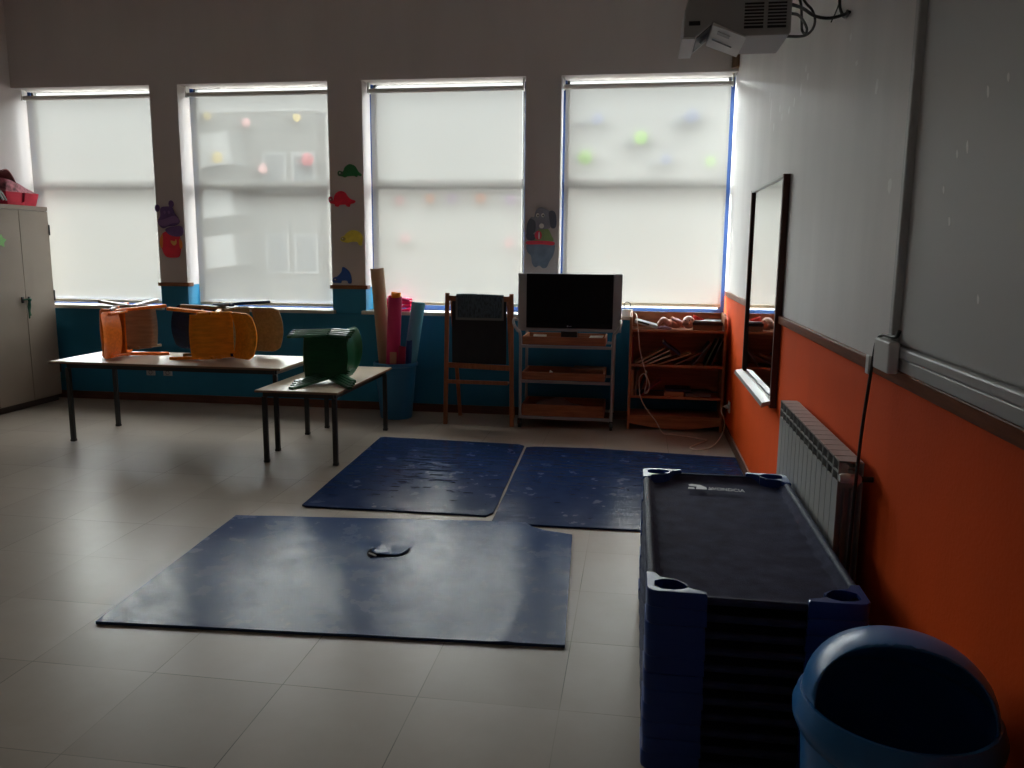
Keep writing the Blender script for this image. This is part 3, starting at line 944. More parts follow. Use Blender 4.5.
    o = MB().box(-0.15, 0.13, -0.10, 0.10, 0, 0.080).build('cardboard_box', mat('brown_card', (0.20, 0.095, 0.05), 0.8, var=0.15), bevel=0.003)
    o.location = (-0.38, 6.97, 0.4255); o.rotation_euler = (0, 0, R(-6))
    tag(o, 'low brown cardboard box on the middle trolley tray', 'box')
    bm = MB()
    def pile(u, v):
        x = -0.26 + 0.46 * u; y = -0.13 + 0.26 * v
        e = (math.sin(PI * u) * math.sin(PI * v)) ** 0.45
        n = noise.noise(Vector((u * 4, v * 3, 0.4)))
        return (x, y, 0.003 + e * (0.125 + 0.05 * n - 0.05 * u))
    bm.sheet(pile, 36, 20)
    o = bm.build('plastic_bag', mat('grey_bag_film', (0.24, 0.17, 0.15), 0.5, var=0.25, scale=7), smooth=True)
    o.location = (-0.60, 6.96, 0.1155)
    tag(o, 'crumpled greyish bag lying on the lowest trolley tray', 'bag')
trolley()

# ------------------------------------------------------------------ bookcase
def bookcase():
    wd = wood('bookcase_wood', (0.36, 0.14, 0.065), 0.45, 'x')
    wv = wood('bookcase_side_wood', (0.36, 0.14, 0.065), 0.45, 'z')
    x0, x1, y0, y1 = -0.050, 0.742, 6.86, 7.16
    t = thing('bookcase', 'low brown wooden bookcase in the corner by the orange wall', 'bookcase', (0, 0, 0))
    for xa, xb in ((x0, x0 + 0.022), (x1 - 0.022, x1)):
        poly = [(y0, 0), (y0 + 0.035, 0), (y0 + 0.06, 0.06), (y1 - 0.06, 0.06), (y1 - 0.035, 0), (y1, 0), (y1, 0.99), (y0 + 0.11, 0.985), (y0 + 0.03, 0.955), (y0, 0.90)]
        MB().prism(poly, 'yz', xa, xb).build('side_panel', wv, t, bevel=0.003)
    for z in (0.845, 0.552, 0.282, 0.115):
        MB().box(x0 + 0.022, x1 - 0.022, y0 + 0.004, y1, z - 0.010, z + 0.010).build('shelf', wd, t, bevel=0.002)
    MB().box(x0 + 0.022, x1 - 0.022, y1 - 0.012, y1, 0.30, 0.985).build('back_panel', wd, t)
    n = 16
    poly = [(x0 + 0.022, 0.115)] + [(x0 + 0.022 + (x1 - x0 - 0.044) * k / n, 0.055 - 0.042 * math.sin(PI * k / n)) for k in range(n + 1)] + [(x1 - 0.022, 0.115)]
    MB().prism(poly, 'xz', y0 + 0.006, y0 + 0.022).build('plinth_board', wd, t)
    PAGE = mat('book_pages', (0.55, 0.48, 0.38), 0.8)
    cols = {'red': (0.30, 0.02, 0.03), 'tan': (0.45, 0.25, 0.13), 'cream': (0.50, 0.40, 0.28), 'brown': (0.20, 0.10, 0.06), 'navy': (0.02, 0.03, 0.08),
            'grey': (0.12, 0.12, 0.13), 'black': (0.02, 0.02, 0.022), 'green': (0.04, 0.09, 0.06)}
    cm = {k: mat('%s_book_cover' % k, v, 0.5) for k, v in cols.items()}
    def book(xb, zb, ang, L, th, c, lab, grp, depth=0.20, yf=6.885, flat=False):
        """a book standing on a shelf, leaning by ang from the vertical to the right, spine to the room"""
        o = thing('book', lab, 'book', (xb, yf, zb), 0, grp)
        o.rotation_euler = (0, R(ang), 0)
        MB().box(0.002, th - 0.002, 0.004, depth - 0.004, 0.003, L - 0.003).build('pages', PAGE, o)
        b = MB()
        b.box(0, 0.002, 0, depth, 0, L); b.box(th - 0.002, th, 0, depth, 0, L); b.box(0, th, 0, 0.003, 0, L)
        b.build('cover', cm[c], o, weld=False)
        return o
    G = 'books on the upper shelf of the bookcase'
    zs = 0.563
    book(-0.024, zs, 0, 0.225, 0.010, 'red', 'thin red book upright at the left end of the upper bookcase shelf', G)
    book(0.000, zs + .001, 60, 0.275, 0.012, 'tan', 'tan book leaning low against the upright red book', G)
    book(0.050, zs + .001, 62, 0.265, 0.012, 'cream', 'cream book leaning just right of the tan one', G)
    book(0.100, zs + .001, 66, 0.215, 0.013, 'cream', 'shorter cream book, third of the leaning row', G)
    book(0.190, zs + .001, 70, 0.29, 0.011, 'tan', 'long tan book lying at a shallow slant mid-shelf', G)
    book(0.325, zs + .001, 64, 0.25, 0.011, 'brown', 'brown book slanting right of the long tan book', G)
    book(0.475, zs + .001, 36, 0.235, 0.013, 'grey', 'grey book leaning steeply towards the right of the upper shelf', G)
    book(0.575, zs + .001, 24, 0.235, 0.013, 'green', 'dark green book leaning second from the shelf right end', G)
    book(0.625, zs + .001, 20, 0.235, 0.013, 'black', 'black book nearest the right end of the upper shelf', G)
    o = book(0.235, 0.757, 125, 0.175, 0.020, 'navy', 'dark navy book lying across the tops of the leaning books', G)
    o.location.y = 6.878
    G = 'books on the lower shelf of the bookcase'
    zs = 0.2925
    book(-0.026, zs, -0, 0.215, 0.024, 'tan', 'thick tan book at the left end of the lower bookcase shelf', G)
    book(0.002, zs + .002, 6, 0.215, 0.018, 'brown', 'brown book next to the thick tan one on the lower shelf', G)
    book(0.030, zs + .001, 20, 0.20, 0.014, 'black', 'black book leaning on the lower shelf beside the brown one', G)
    book(0.055, zs + .001, 52, 0.21, 0.010, 'red', 'thin red book slanting on the lower shelf by the cable loop', G)
    for (xa, xb, za, zb, c, lab) in ((0.255, 0.415, 0.293, 0.333, 'tan', 'flat tan book lying on the lower bookcase shelf'),
                                     (0.265, 0.475, 0.334, 0.356, 'navy', 'flat navy book on top of the flat tan book'),
                                     (0.432, 0.640, 0.293, 0.325, 'grey', 'flat grey book at the right of the lower shelf')):
        if c == 'navy':
            xb = 0.475
        o = thing('book', lab, 'book', ((xa + xb) / 2, 6.89, za), 0, G)
        w, h = (xb - xa) / 2, zb - za
        MB().box(-w + 0.003, w - 0.003, 0.004, 0.20, 0.003, h - 0.003).build('pages', PAGE, o)
        b = MB(); b.box(-w, w, 0, 0.204, 0, 0.003); b.box(-w, w, 0, 0.204, h - 0.003, h); b.box(-w, w, 0, 0.003, 0, h)
        b.build('cover', cm[c], o, weld=False)
    # top of the bookcase
    G = 'books stacked on top of the bookcase'
    z = 0.856
    for k, (w, h, c, rz, lab) in enumerate(((0.118, 0.040, 'brown', 0, 'thick brown book at the bottom of the stack on the bookcase'),
                                       (0.122, 0.024, 'black', 2, 'dark book in the middle of the stack on the bookcase'),
                                       (0.112, 0.012, 'grey', -3, 'thin grey book topmost of the stack on the bookcase'))):
        o = thing('book', lab, 'book', (0.588, 6.90, z), R(rz), G)
        MB().box(-w + 0.003, w - 0.003, 0.004, 0.19, 0.002, h - 0.002).build('pages', PAGE, o)
        b = MB(); b.box(-w, w, 0, 0.194, 0, 0.003); b.box(-w, w, 0, 0.194, h - 0.003, h); b.box(-w, w, 0, 0.003, 0, h)
        b.build('cover', cm[c], o, weld=False)
        z += h + 0.0005
    # silver tray-like device propped on the left
    t = thing('dvd_player', 'slim silver device propped at the left of the bookcase top', 'dvd player', (0.085, 6.99, 0.856))
    t.rotation_euler = (0, R(14), R(-4))
    MB().box(-0.105, 0.10, -0.07, 0.07, 0.028, 0.055).build('casing', mat('silver_plastic', (0.55, 0.60, 0.62), 0.28, 0.2), t, bevel=0.006)
    MB().box(-0.085, 0.02, -0.0712, -0.07, 0.036, 0.048).build('front_slot', M['blackplastic'], t)
    MB().box(-0.10, 0.10, -0.065, 0.065, 0.022, 0.028).build('casing_base', M['greyplastic'], t, bevel=0.002)
    o = MB().prism([(-0.06, 0), (0.055, 0.0), (0.065, 0.012), (0.03, 0.024), (-0.05, 0.02)], 'xz', -0.06, 0.05).build('craft_pouch', mat('mauve_fabric', (0.34, 0.19, 0.27), 0.7, var=0.2), bevel=0.006)
    o.location = (0.235, 6.95, 0.856)
    tag(o, 'small mauve pouch between the silver device and the doll', 'pouch')
    # red cup
    t = thing('toy_cup', 'bright red plastic toy cup tipped behind the doll head', 'cup', (0.492, 7.03, 0.875))
    rd = mat('red_plastic', (0.80, 0.03, 0.02), 0.35)
    m = Matrix.Rotation(R(22), 4, 'Y')
    MB().lathe([(0, 0), (0.030, 0), (0.034, 0.004), (0.050, 0.085), (0.047, 0.085), (0.031, 0.006), (0, 0.006)], 28, (0, 0, 0), m).build('cup_body', rd, t, smooth=True)
    MB().tube([m @ Vector(p) for p in ((0.044, 0, 0.07), (0.07, 0, 0.066), (0.072, 0, 0.035), (0.037, 0, 0.022))], 0.005, 8, 5).build('cup_handle', rd, t, smooth=True)
    # doll lying on its back, head to the right
    t = thing('baby_doll', 'bare pink baby doll lying on the bookcase, head towards the right', 'doll', (0.33, 6.955, 0.856))
    sk = mat('doll_vinyl', (0.55, 0.27, 0.19), 0.45)
    b = MB()
    b.ball((0.0, 0, 0.045), 0.048, (1.25, 0.85, 0.85)); b.ball((-0.05, 0, 0.043), 0.042, (1.0, 0.9, 0.9))
    b.ball((0.06, 0.0, 0.05), 0.022, (1.4, 1, 1))
    b.ball((0.105, -0.012, 0.060), 0.054, (0.98, 0.95, 1.02), 24, 16)
    b.ball((0.10, -0.066, 0.056), 0.008); b.ball((0.135, -0.05, 0.09), 0.010)
    for s in (-1, 1):
        b.tube([(-0.06, s * 0.022, 0.045), (-0.105, s * 0.035, 0.078), (-0.135, s * 0.03, 0.045)], [0.026, 0.0255, 0.025, 0.0245, 0.024, 0.022, 0.020, 0.018, 0.016, 0.015, 0.014], 12, 5)
        b.ball((-0.142, s * 0.03, 0.040), 0.017, (0.8, 0.8, 1.4))
        b.tube([(0.04, s * 0.035, 0.055), (0.01, s * 0.07, 0.07), (-0.02, s * 0.065, 0.085)], [0.019, 0.0185, 0.018, 0.0175, 0.017, 0.016, 0.015, 0.014, 0.013, 0.012, 0.012], 12, 5)
        b.ball((-0.027, s * 0.063, 0.088), 0.014)
    o = b.build('body', sk, t, weld=False)
    rm = o.modifiers.new('remesh', 'REMESH'); rm.mode = 'VOXEL'; rm.voxel_size = 0.0045; rm.use_smooth_shade = True
    sm = o.modifiers.new('smooth', 'SMOOTH'); sm.iterations = 3; sm.factor = 0.5
    b = MB()
    for s in (-1, 1):
        b.ball((0.092 + s * 0.017, -0.055, 0.080), 0.006)
    b.build('eye', mat('doll_eye', (0.05, 0.03, 0.02), 0.3), t, smooth=True, weld=False)
    # white power adapter and cord
    t = thing('power_adapter', 'white power adapter box on the sill above the bookcase edge', 'power adapter', (-0.075, 7.255, SILL))
    MB().box(-0.05, 0.045, -0.022, 0.028, 0, 0.062).build('adapter_box', M['whiteplastic'], t, bevel=0.006)
    MB().tube([(-0.02, 0, 0.055), (-0.035, 0, 0.10), (-0.01, 0, 0.125), (0.022, 0, 0.105), (0.012, 0, 0.055)], 0.004, 8, 6).build('wire_loop', M['rubber'], t, smooth=True)
    MB().box(0.055, 0.08, -0.01, 0.02, 0.0, 0.022).build('plug_end', M['whiteplastic'], t, bevel=0.003)
    pts = [(-0.035, 7.24, 0.975), (0.0, 7.05, 0.965), (0.01, 6.86, 0.92), (0.022, 6.83, 0.83), (0.040, 6.83, 0.69), (0.080, 6.835, 0.54), (0.105, 6.83, 0.465), (0.128, 6.82, 0.40),
           (0.115, 6.81, 0.335), (0.088, 6.815, 0.335), (0.105, 6.82, 0.42), (0.085, 6.815, 0.49), (0.045, 6.82, 0.455), (0.045, 6.82, 0.36), (0.066, 6.82, 0.268), (0.12, 6.80, 0.18), (0.19, 6.77, 0.10),
           (0.25, 6.72, 0.012), (0.33, 6.70, 0.0065), (0.56, 6.58, 0.0065), (0.585, 6.53, 0.0065), (0.47, 6.33, 0.0065), (0.445, 6.25, 0.0065), (0.50, 6.19, 0.0065), (0.58, 6.26, 0.0065), (0.65, 6.42, 0.008),
           (0.70, 6.52, 0.05), (0.728, 6.56, 0.12), (0.715, 6.55, 0.20), (0.70, 6.60, 0.235), (0.715, 6.65, 0.262), (0.735, 6.655, 0.264)]
    o = MB().tube(pts, 0.0045, 8, 7).build('power_cable', mat('white_cord', (0.62, 0.52, 0.44), 0.5), smooth=True)
    tag(o, 'white power cord looping down the bookcase to the orange wall socket', 'cord')
    t = thing('wall_socket', 'white socket with plug low on the orange wall', 'socket', (XR, 6.655, 0.264))
    MB().box(-0.012, -0.0005, -0.045, 0.045, -0.045, 0.045).build('socket_plate', M['whiteplastic'], t, bevel=0.003)
    MB().lathe([(0, 0), (0.018, 0), (0.016, 0.022), (0.008, 0.032), (0, 0.032)], 16, (0, 0, 0), Matrix.Translation((-0.012, 0, 0)) @ Matrix.Rotation(R(-90), 4, 'Y')).build('plug', M['whiteplastic'], t, smooth=True)
    for x, lab in ((-4.695, 'white wall socket under the long table, nearer the cupboard'), (-4.515, 'white wall socket under the long table, nearer the small table')):
        t = thing('wall_socket', lab, 'socket', (x, D, 0.285), 0, 'sockets on the blue wall')
        MB().box(-0.045, 0.045, -0.012, -0.0005, -0.03, 0.03).build('socket_plate', M['greyplastic'], t, bevel=0.003)
        MB().lathe([(0.020, 0), (0.020, 0.002), (0.016, 0.002), (0.016, 0)], 16, (0, 0, 0), Matrix.Translation((0, -0.0118, 0)) @ Matrix.Rotation(R(90), 4, 'X')).build('socket_ring', M['blackplastic'], t, smooth=True)
bookcase()

# ------------------------------------------------------------------ mirror, whiteboard, box, cables on the right wall
def right_wall_things():
    t = thing('wall_mirror', 'tall brown framed mirror on the right wall above the radiator end', 'mirror', (XR, 5.145, 0))
    dk = wood('dark_mirror_frame', (0.085, 0.032, 0.02), 0.4, 'z')
    y0, y1, z0, z1, d = -0.615, 0.63, 0.66, 1.905, 0.036
    fw = 0.028
    b = MB()
    b.box(-d, -0.001, y0, y0 + fw, z0, z1); b.box(-d, -0.001, y1 - fw, y1, z0, z1)
    b.box(-d, -0.001, y0 + fw, y1 - fw, z0, z0 + fw)
    b.build('frame', dk, t, weld=False)
    MB().box(-d, -0.001, y0 + fw, y1 - fw, z1 - 0.014, z1).build('lit_top_member', M['whiteplastic'], t)  # top of the brown frame, coloured white for the light on it
    MB().box(-0.022, -0.004, y0 + fw, y1 - fw, z0 + fw, z1 - 0.014).build('mirror_glass', mat('mirror_silver', (0.72, 0.73, 0.72), 0.03, 1.0), t)
    poly = [(-0.036, 0.700), (-0.080, 0.690), (-0.085, 0.668), (-0.078, 0.661), (-0.060, 0.672), (-0.036, 0.680)]
    MB().prism(poly, 'xz', y0 - 0.01, y1).build('tray', M['traymetal'], t)
    # whiteboard
    t = thing('whiteboard', 'large whiteboard with pale metal frame on the right wall', 'whiteboard', (XR, 0, 0))
    y1, y0, z0, z1 = 2.545, -0.25, 1.205, 2.45
    MB().box(-0.012, -0.001, y0 + 0.035, y1 - 0.036, z0 + 0.036, z1 - 0.036).build('board', mat('whiteboard_enamel', (0.60, 0.61, 0.615), 0.5, spec=0.8), t)
    b = MB()
    fw = 0.036
    b.box(-0.034, -0.001, y1 - fw, y1, z0, z1); b.box(-0.03, -0.001, y0, y0 + fw, z0, z1)
    b.box(-0.03, -0.001, y0 + fw, y1 - fw, z0, z0 + fw - 0.006); b.box(-0.03, -0.001, y0 + fw, y1 - fw, z1 - fw, z1)
    b.build('frame', M['boardframe'], t, weld=False, bevel=0.006)
    MB().box(-0.024, -0.001, y0, y1 - 0.03, 1.167, 1.204).build('lower_strip', M['boardframe'], t, bevel=0.004)
    MB().box(-0.016, -0.001, y1 + 0.012, y1 + 0.021, 1.262, 2.6).build('cable_duct', M['whiteplastic'], t, bevel=0.003)
    # junction box and cable
    t = thing('junction_box', 'white plastic junction box under the whiteboard corner', 'junction box', (XR, 2.50, 1.208))
    MB().box(-0.062, -0.0312, -0.07, 0.075, -0.048, 0.043).build('box_cover', M['whiteplastic'], t, bevel=0.005)
    MB().box(-0.0308, -0.0305, -0.06, 0.065, -0.036, 0.040).build('box_base', M['greyplastic'], t)
    pts = [(0.735, 2.425, 1.285), (0.732, 2.44, 1.266), (0.73, 2.50, 1.262), (0.728, 2.565, 1.258), (0.725, 2.60, 1.235), (0.722, 2.61, 1.19), (0.715, 2.61, 1.10), (0.708, 2.62, 0.955), (0.700, 2.61, 0.80), (0.694, 2.60, 0.668), (0.69, 2.59, 0.35), (0.69, 2.58, 0.02), (0.70, 2.50, 0.008)]
    o = MB().tube(pts, 0.0052, 10, 6).build('power_cable', M['rubber'], smooth=True)
    tag(o, 'black cable arching from the whiteboard corner down past the radiator', 'cable')
    t = MB().box(-0.028, -0.0205, -0.018, 0.018, -0.05, 0.012).build('plastic_clip', M['whiteplastic'], bevel=0.003)
    t.location = (XR, 2.762, RAIL - 0.002)
    tag(t, 'small white clip on the dado rail beside the junction box', 'clip')
    # chipped paint flecks: thin filler patches, each where one sits on the wall
    fl = mat('white_filler', (0.95, 0.95, 0.94), 0.45, spec=1.0)
    b = MB()
    random.seed(3)
    for y, z, h in ((5.43, 2.45, .07), (5.36, 2.36, .16), (5.21, 2.24, .05), (4.93, 2.25, .05), (4.71, 2.25, .045), (4.57, 2.27, .05), (4.40, 2.30, .08), (4.24, 2.33, .04), (5.02, 2.31, .05), (3.43, 2.31, .03),
                    (3.31, 2.19, .02), (3.01, 2.05, .05), (2.77, 1.71, .05), (4.30, 2.38, .04)):
        w = 0.008 + 0.010 * random.random() if h > 0.06 else 0.02
        poly = [(y + w * math.cos(a) * (0.6 + 0.6 * random.random()), z + h / 2 * math.sin(a) * (0.7 + 0.5 * random.random())) for a in [2 * PI * k / 9 for k in range(9)]]
        b.prism(poly, 'yz', XR - 0.0006, XR - 0.0002)
    o = b.build('paint_flecks', fl, weld=False)
    tag(o, 'scattered white filler flecks on the upper right wall', 'paint marks', None, 'stuff')
    b = MB()
    for y, z, h in ((2.04, 1.86, .03), (1.94, 1.87, .02), (2.19, 1.74, .022), (2.13, 1.75, .03), (2.26, 1.66, .02), (2.20, 1.58, .03), (1.98, 1.40, .02)):
        poly = [(y + 0.006 * math.cos(a) + 0.25 * h / 2 * math.sin(a), z + h / 2 * math.sin(a) * (0.7 + 0.5 * random.random())) for a in [2 * PI * k / 9 for k in range(9)]]
        b.prism(poly, 'yz', XR - 0.0126, XR - 0.0121)
    o = b.build('board_marks', fl, weld=False)
    tag(o, 'small white scratches on the whiteboard surface', 'paint marks', None, 'stuff')
    # brown end blocks under the ceiling line
    o = MB().box(0.715, XR - 0.001, D - 0.05, D - 0.0005, 3.0, 3.14).build('wooden_block', wood('old_block_wood', (0.18, 0.11, 0.06), 0.6, 'z'), bevel=0.003)
    tag(o, 'brown wooden block on the lintel in the right corner', 'wooden block')
M['traymetal'] = mat('pale_tray_metal', (0.34, 0.34, 0.34), 0.35, 0.5)
M['boardframe'] = mat('pale_board_frame', (0.55, 0.56, 0.57), 0.35)
right_wall_things()

# ------------------------------------------------------------------ radiator
def radiator():
    t = thing('radiator', 'white aluminium sectional radiator on the orange wall behind the cots', 'radiator', (XR, 2.70, 0))
    pm = mat('radiator_enamel', (0.40, 0.40, 0.385), 0.35)
    n, p = 14, 0.0795
    xf, xb = -0.105, -0.026
    z0, z1 = 0.15, 0.832
    proto = None
    for i in range(n):
        if proto is None:
            b = MB()
            b.box(xf, xf + 0.004, 0.003, p - 0.003, z0 + 0.02, z1 - 0.075)             # front plate
            b.box(xf + 0.002, xb - 0.008, 0.003, p - 0.003, z1 - 0.006, z1)             # top cap
            b.box(xb - 0.004, xb, 0.003, p - 0.003, z0 + 0.02, z1 - 0.004)              # rear plate
            b.box(xf + 0.010, xb - 0.010, p / 2 - 0.012, p / 2 + 0.012, z0, z1 - 0.03)  # water column
            for x in (xf + 0.024, xf + 0.046):
                b.box(x, x + 0.003, 0.006, p - 0.006, z0 + 0.03, z1 - 0.095)            # inner fins
            b.box(xf + 0.004, xb, p / 2 - 0.002, p / 2 + 0.002, z0 + 0.02, z1 - 0.080)  # web
            for z in (z1 - 0.078, z1 - 0.043):
                b.box(xf, xf + 0.006, 0.003, p - 0.003, z, z + 0.005)                   # grille bars
            for y in (0.003, p - 0.007):
                b.box(xf, xf + 0.03, y, y + 0.004, z1 - 0.075, z1)
            b.tube([(xf + 0.045, 0, z0 + 0.03), (xf + 0.045, p, z0 + 0.03)], 0.016, 12)
            b.tube([(xf + 0.045, 0, z1 - 0.05), (xf + 0.045, p, z1 - 0.05)], 0.016, 12)
            proto = b.build('section', pm, t, weld=False)
        else:
            c = proto.copy()
            COL.objects.link(c)
            c.parent = t
            c.location = (0, i * p, 0)
    MB().tube([(xf + 0.045, -0.002, z1 - 0.05), (xf + 0.045, -0.035, z1 - 0.05)], 0.02, 16).build('valve_body', M['alu'], t, smooth=True)
    MB().lathe([(0, 0), (0.015, 0), (0.017, 0.006), (0.0155, 0.045), (0.012, 0.052), (0, 0.052)], 20, (0, 0, 0), Matrix.Translation((xf + 0.050, -0.022, z1 - 0.05)) @ Matrix.Rotation(R(-90), 4, 'Y')).build('valve_knob', M['whiteplastic'], t, smooth=True)
    MB().tube([(xf + 0.045, -0.025, z1 - 0.05), (xf + 0.08, -0.026, z1 - 0.05), (-0.004, -0.026, z1 - 0.05)], 0.009, 10, 3).build('supply_pipe', M['blackmetal'], t, smooth=True)
    for y in (0.20, 0.90):
        MB().box(xb, -0.0005, y, y + 0.03, z1 - 0.09, z1 - 0.06).build('wall_bracket', M['blackmetal'], t)
radiator()

# ------------------------------------------------------------------ projector
def projector():
    t = thing('ceiling_projector', 'white short-throw projector hanging over the whiteboard side', 'projector', (0.295, 2.90, 2.20))
    sh = mat('projector_shell', (0.46, 0.46, 0.455), 0.45)
    wl = mat('projector_white', (0.80, 0.80, 0.77), 0.45)
    hx = 0.171
    dp = 0.262
    ax, bx, cx_ = -0.132, -0.078, 0.028           # notch left foot, ridge, right foot
    poly = [(-hx, 0), (ax, 0), (bx, 0.045), (cx_, 0), (hx - 0.006, 0.0), (hx, 0.008), (hx, 0.15), (hx - 0.02, 0.17), (-hx + 0.03, 0.17), (-hx, 0.085)]
    MB().prism(poly, 'xz', 0, dp).build('casing', sh, t, bevel=0.004)
    # white mirror housing in the notch
    b = MB()
    b.prism([(bx + 0.001, 0.0435), (cx_ - 0.001, -0.0015), (cx_ + 0.004, -0.008), (bx, 0.034)], 'xz', -0.006, dp + 0.012)
    b.build('lens_hood', wl, t, bevel=0.002)
    MB().prism([(-hx - 0.004, -0.001), (ax, -0.001), (ax, -0.007), (-hx - 0.004, -0.007)], 'xz', -0.006, dp + 0.012).build('hood_lip', wl, t, bevel=0.001)
    MB().prism([(ax + 0.0042, 0.0032), (bx - 0.0038, 0.0416), (bx - 0.0025, 0.0401), (ax + 0.0055, 0.0017)], 'xz', 0.02, dp - 0.04).build('lens_window', M['blackplastic'], t)
    m = Matrix.Translation((-0.101, 0.10, 0.0215)) @ Matrix.Rotation(R(130), 4, 'Y')
    MB().lathe([(0, 0), (0.02, 0), (0.02, 0.008), (0.014, 0.012), (0, 0.010)], 20, (0, 0, 0), m).build('lens', M['glasslens'], t, smooth=True)
    b = MB()
    b.box(bx + 0.020, bx + 0.075, 0.12, 0.128, 0.012, 0.016, Matrix.Rotation(0, 4, 'X'))
    # slot and sticker on the sloped white face
    a = math.atan2(-0.045, cx_ - bx)
    F = Matrix.Translation((bx, 0, 0.034)) @ Matrix.Rotation(-a, 4, 'Y')
    b = MB(); b.box(0.012, 0.085, 0.150, 0.160, -0.0022, -0.0002, F)
    b.build('hood_slot', M['blackplastic'], t)
    b = MB(); b.box(0.022, 0.066, 0.035, 0.070, -0.0016, -0.0002, F)
    b.build('sticker', M['greyplastic'], t)
    for (xa, xb) in ((0.022, 0.083), (0.096, 0.155)):
        g = MB().box(xa, xb, -0.002, -0.0002, 0.022, 0.104).build('vent', M['blackplastic'], t)
        s = MB()
        for k in range(8):
            z = 0.030 + 0.0102 * k
            s.box(xa, xb, -0.004, -0.002, z, z + 0.0035)
        s.build('vent_slats', sh, g, weld=False)
    MB().box(-0.155, -0.118, -0.002, -0.0002, 0.036, 0.050).build('badge', M['blackplastic'], t, bevel=0.001)
    MB().box(-hx + 0.03, hx - 0.03, 0.02, dp - 0.02, 0.17, 0.21).build('top_cover', sh, t, bevel=0.01)
    MB().tube([(0, 0.13, 0.205), (0, 0.13, CEIL - 2.20 - 0.02)], 0.022, 14).build('mounting_pole', M['whiteplastic'], t, smooth=True)
    MB().lathe([(0, CEIL - 2.221), (0.07, CEIL - 2.221), (0.07, CEIL - 2.2005), (0, CEIL - 2.2005)], 24, (0, 0.13, 0)).build('ceiling_plate', M['whiteplastic'], t, smooth=True)
    C1 = [(0.465, 2.985, 2.318), (0.55, 3.213, 2.364), (0.62, 3.339, 2.368), (0.68, 3.37, 2.367), (0.74, 3.403, 2.388), (0.764, 3.477, 2.418)]
    C2 = [(0.50, 3.20, 2.47), (0.55, 3.264, 2.405), (0.575, 3.358, 2.378), (0.60, 3.477, 2.355), (0.605, 3.428, 2.328), (0.603, 3.39, 2.335), (0.58, 3.328, 2.345), (0.52, 3.107, 2.313), (0.465, 2.98, 2.286)]
    C3 = [(0.55, 3.47, 2.55), (0.60, 3.472, 2.462), (0.64, 3.516, 2.437), (0.66, 3.549, 2.408), (0.62, 3.38, 2.329), (0.56, 3.215, 2.269), (0.465, 2.985, 2.215)]
    C4 = [(0.762, 3.62, 2.60), (0.762, 3.615, 2.497), (0.762, 3.585, 2.451), (0.762, 3.506, 2.404), (0.762, 3.429, 2.402)]
    C5 = [(0.764, 3.55, 2.55), (0.764, 3.644, 2.483), (0.764, 3.757, 2.451)]
    for C, r, lab in ((C1, .006, 'thick black cable running from the projector straight to the right wall'), (C2, .005, 'black cable twisted in a tight loop behind the projector'),
                      (C3, .005, 'black cable in a wide hanging loop right of the projector'), (C4, .006, 'short black cable hooked against the right wall near the top'),
                      (C5, .003, 'thin black wire hanging free on the right wall near the top')):
        o = MB().tube(C, r, 8, 8).build('projector_cable', M['rubber'], smooth=True)
        tag(o, lab, 'cable', 'projector cables')
M['glasslens'] = mat('lens_glass', (0.25, 0.26, 0.27), 0.1)
projector()

# ------------------------------------------------------------------ floor mats
M['mat_a'] = vinyl_mat('grey_blue_mat_vinyl', (0.022, 0.050, 0.140), (0.038, 0.072, 0.170), 0.17, 0.33, 0.06)
M['mat_b'] = vinyl_mat('navy_mat_vinyl', (0.010, 0.022, 0.070), (0.016, 0.032, 0.092), 0.16, 0.30, 0.16)
M['mat_c'] = vinyl_mat('navy_mat_vinyl_dark', (0.010, 0.022, 0.070), (0.016, 0.032, 0.092), 0.16, 0.30, 0.16)

def edge_pts(corners, step=0.09, amp=0.004, seed=1):
    out = []
    n = len(corners)
    for i in range(n):
        a, b = Vector(corners[i]), Vector(corners[(i + 1) % n])
        d = b - a
        k = max(1, int(d.length / step))
        nrm = Vector((-d.y, d.x)).normalized()
        for j in range(k):
            s = j / k
            w = amp * noise.noise(Vector((seed * 7.3, (a + d * s).x * 4, (a + d * s).y * 4))) if j else 0
            out.append(a + d * s + nrm * w)
    return out

def floor_mat_obj(label, corners, h, m, seed, top_fn=None, hole=None):
    base = sum((Vector(c) for c in corners), Vector((0, 0))) / len(corners)
    b = MB()
    pts = edge_pts(corners, seed=seed)
    pts = [p - base for p in pts]
    if hole is None:
        b.prism([(p.x, p.y) for p in pts], 'xy', 0, h)
        o = b.build('floor_mat', m, bevel=0.003)
    else:
        o = None
    o.location = (base.x, base.y, 0.0005)
    tag(o, label, 'mat', 'blue floor mats')
    return o

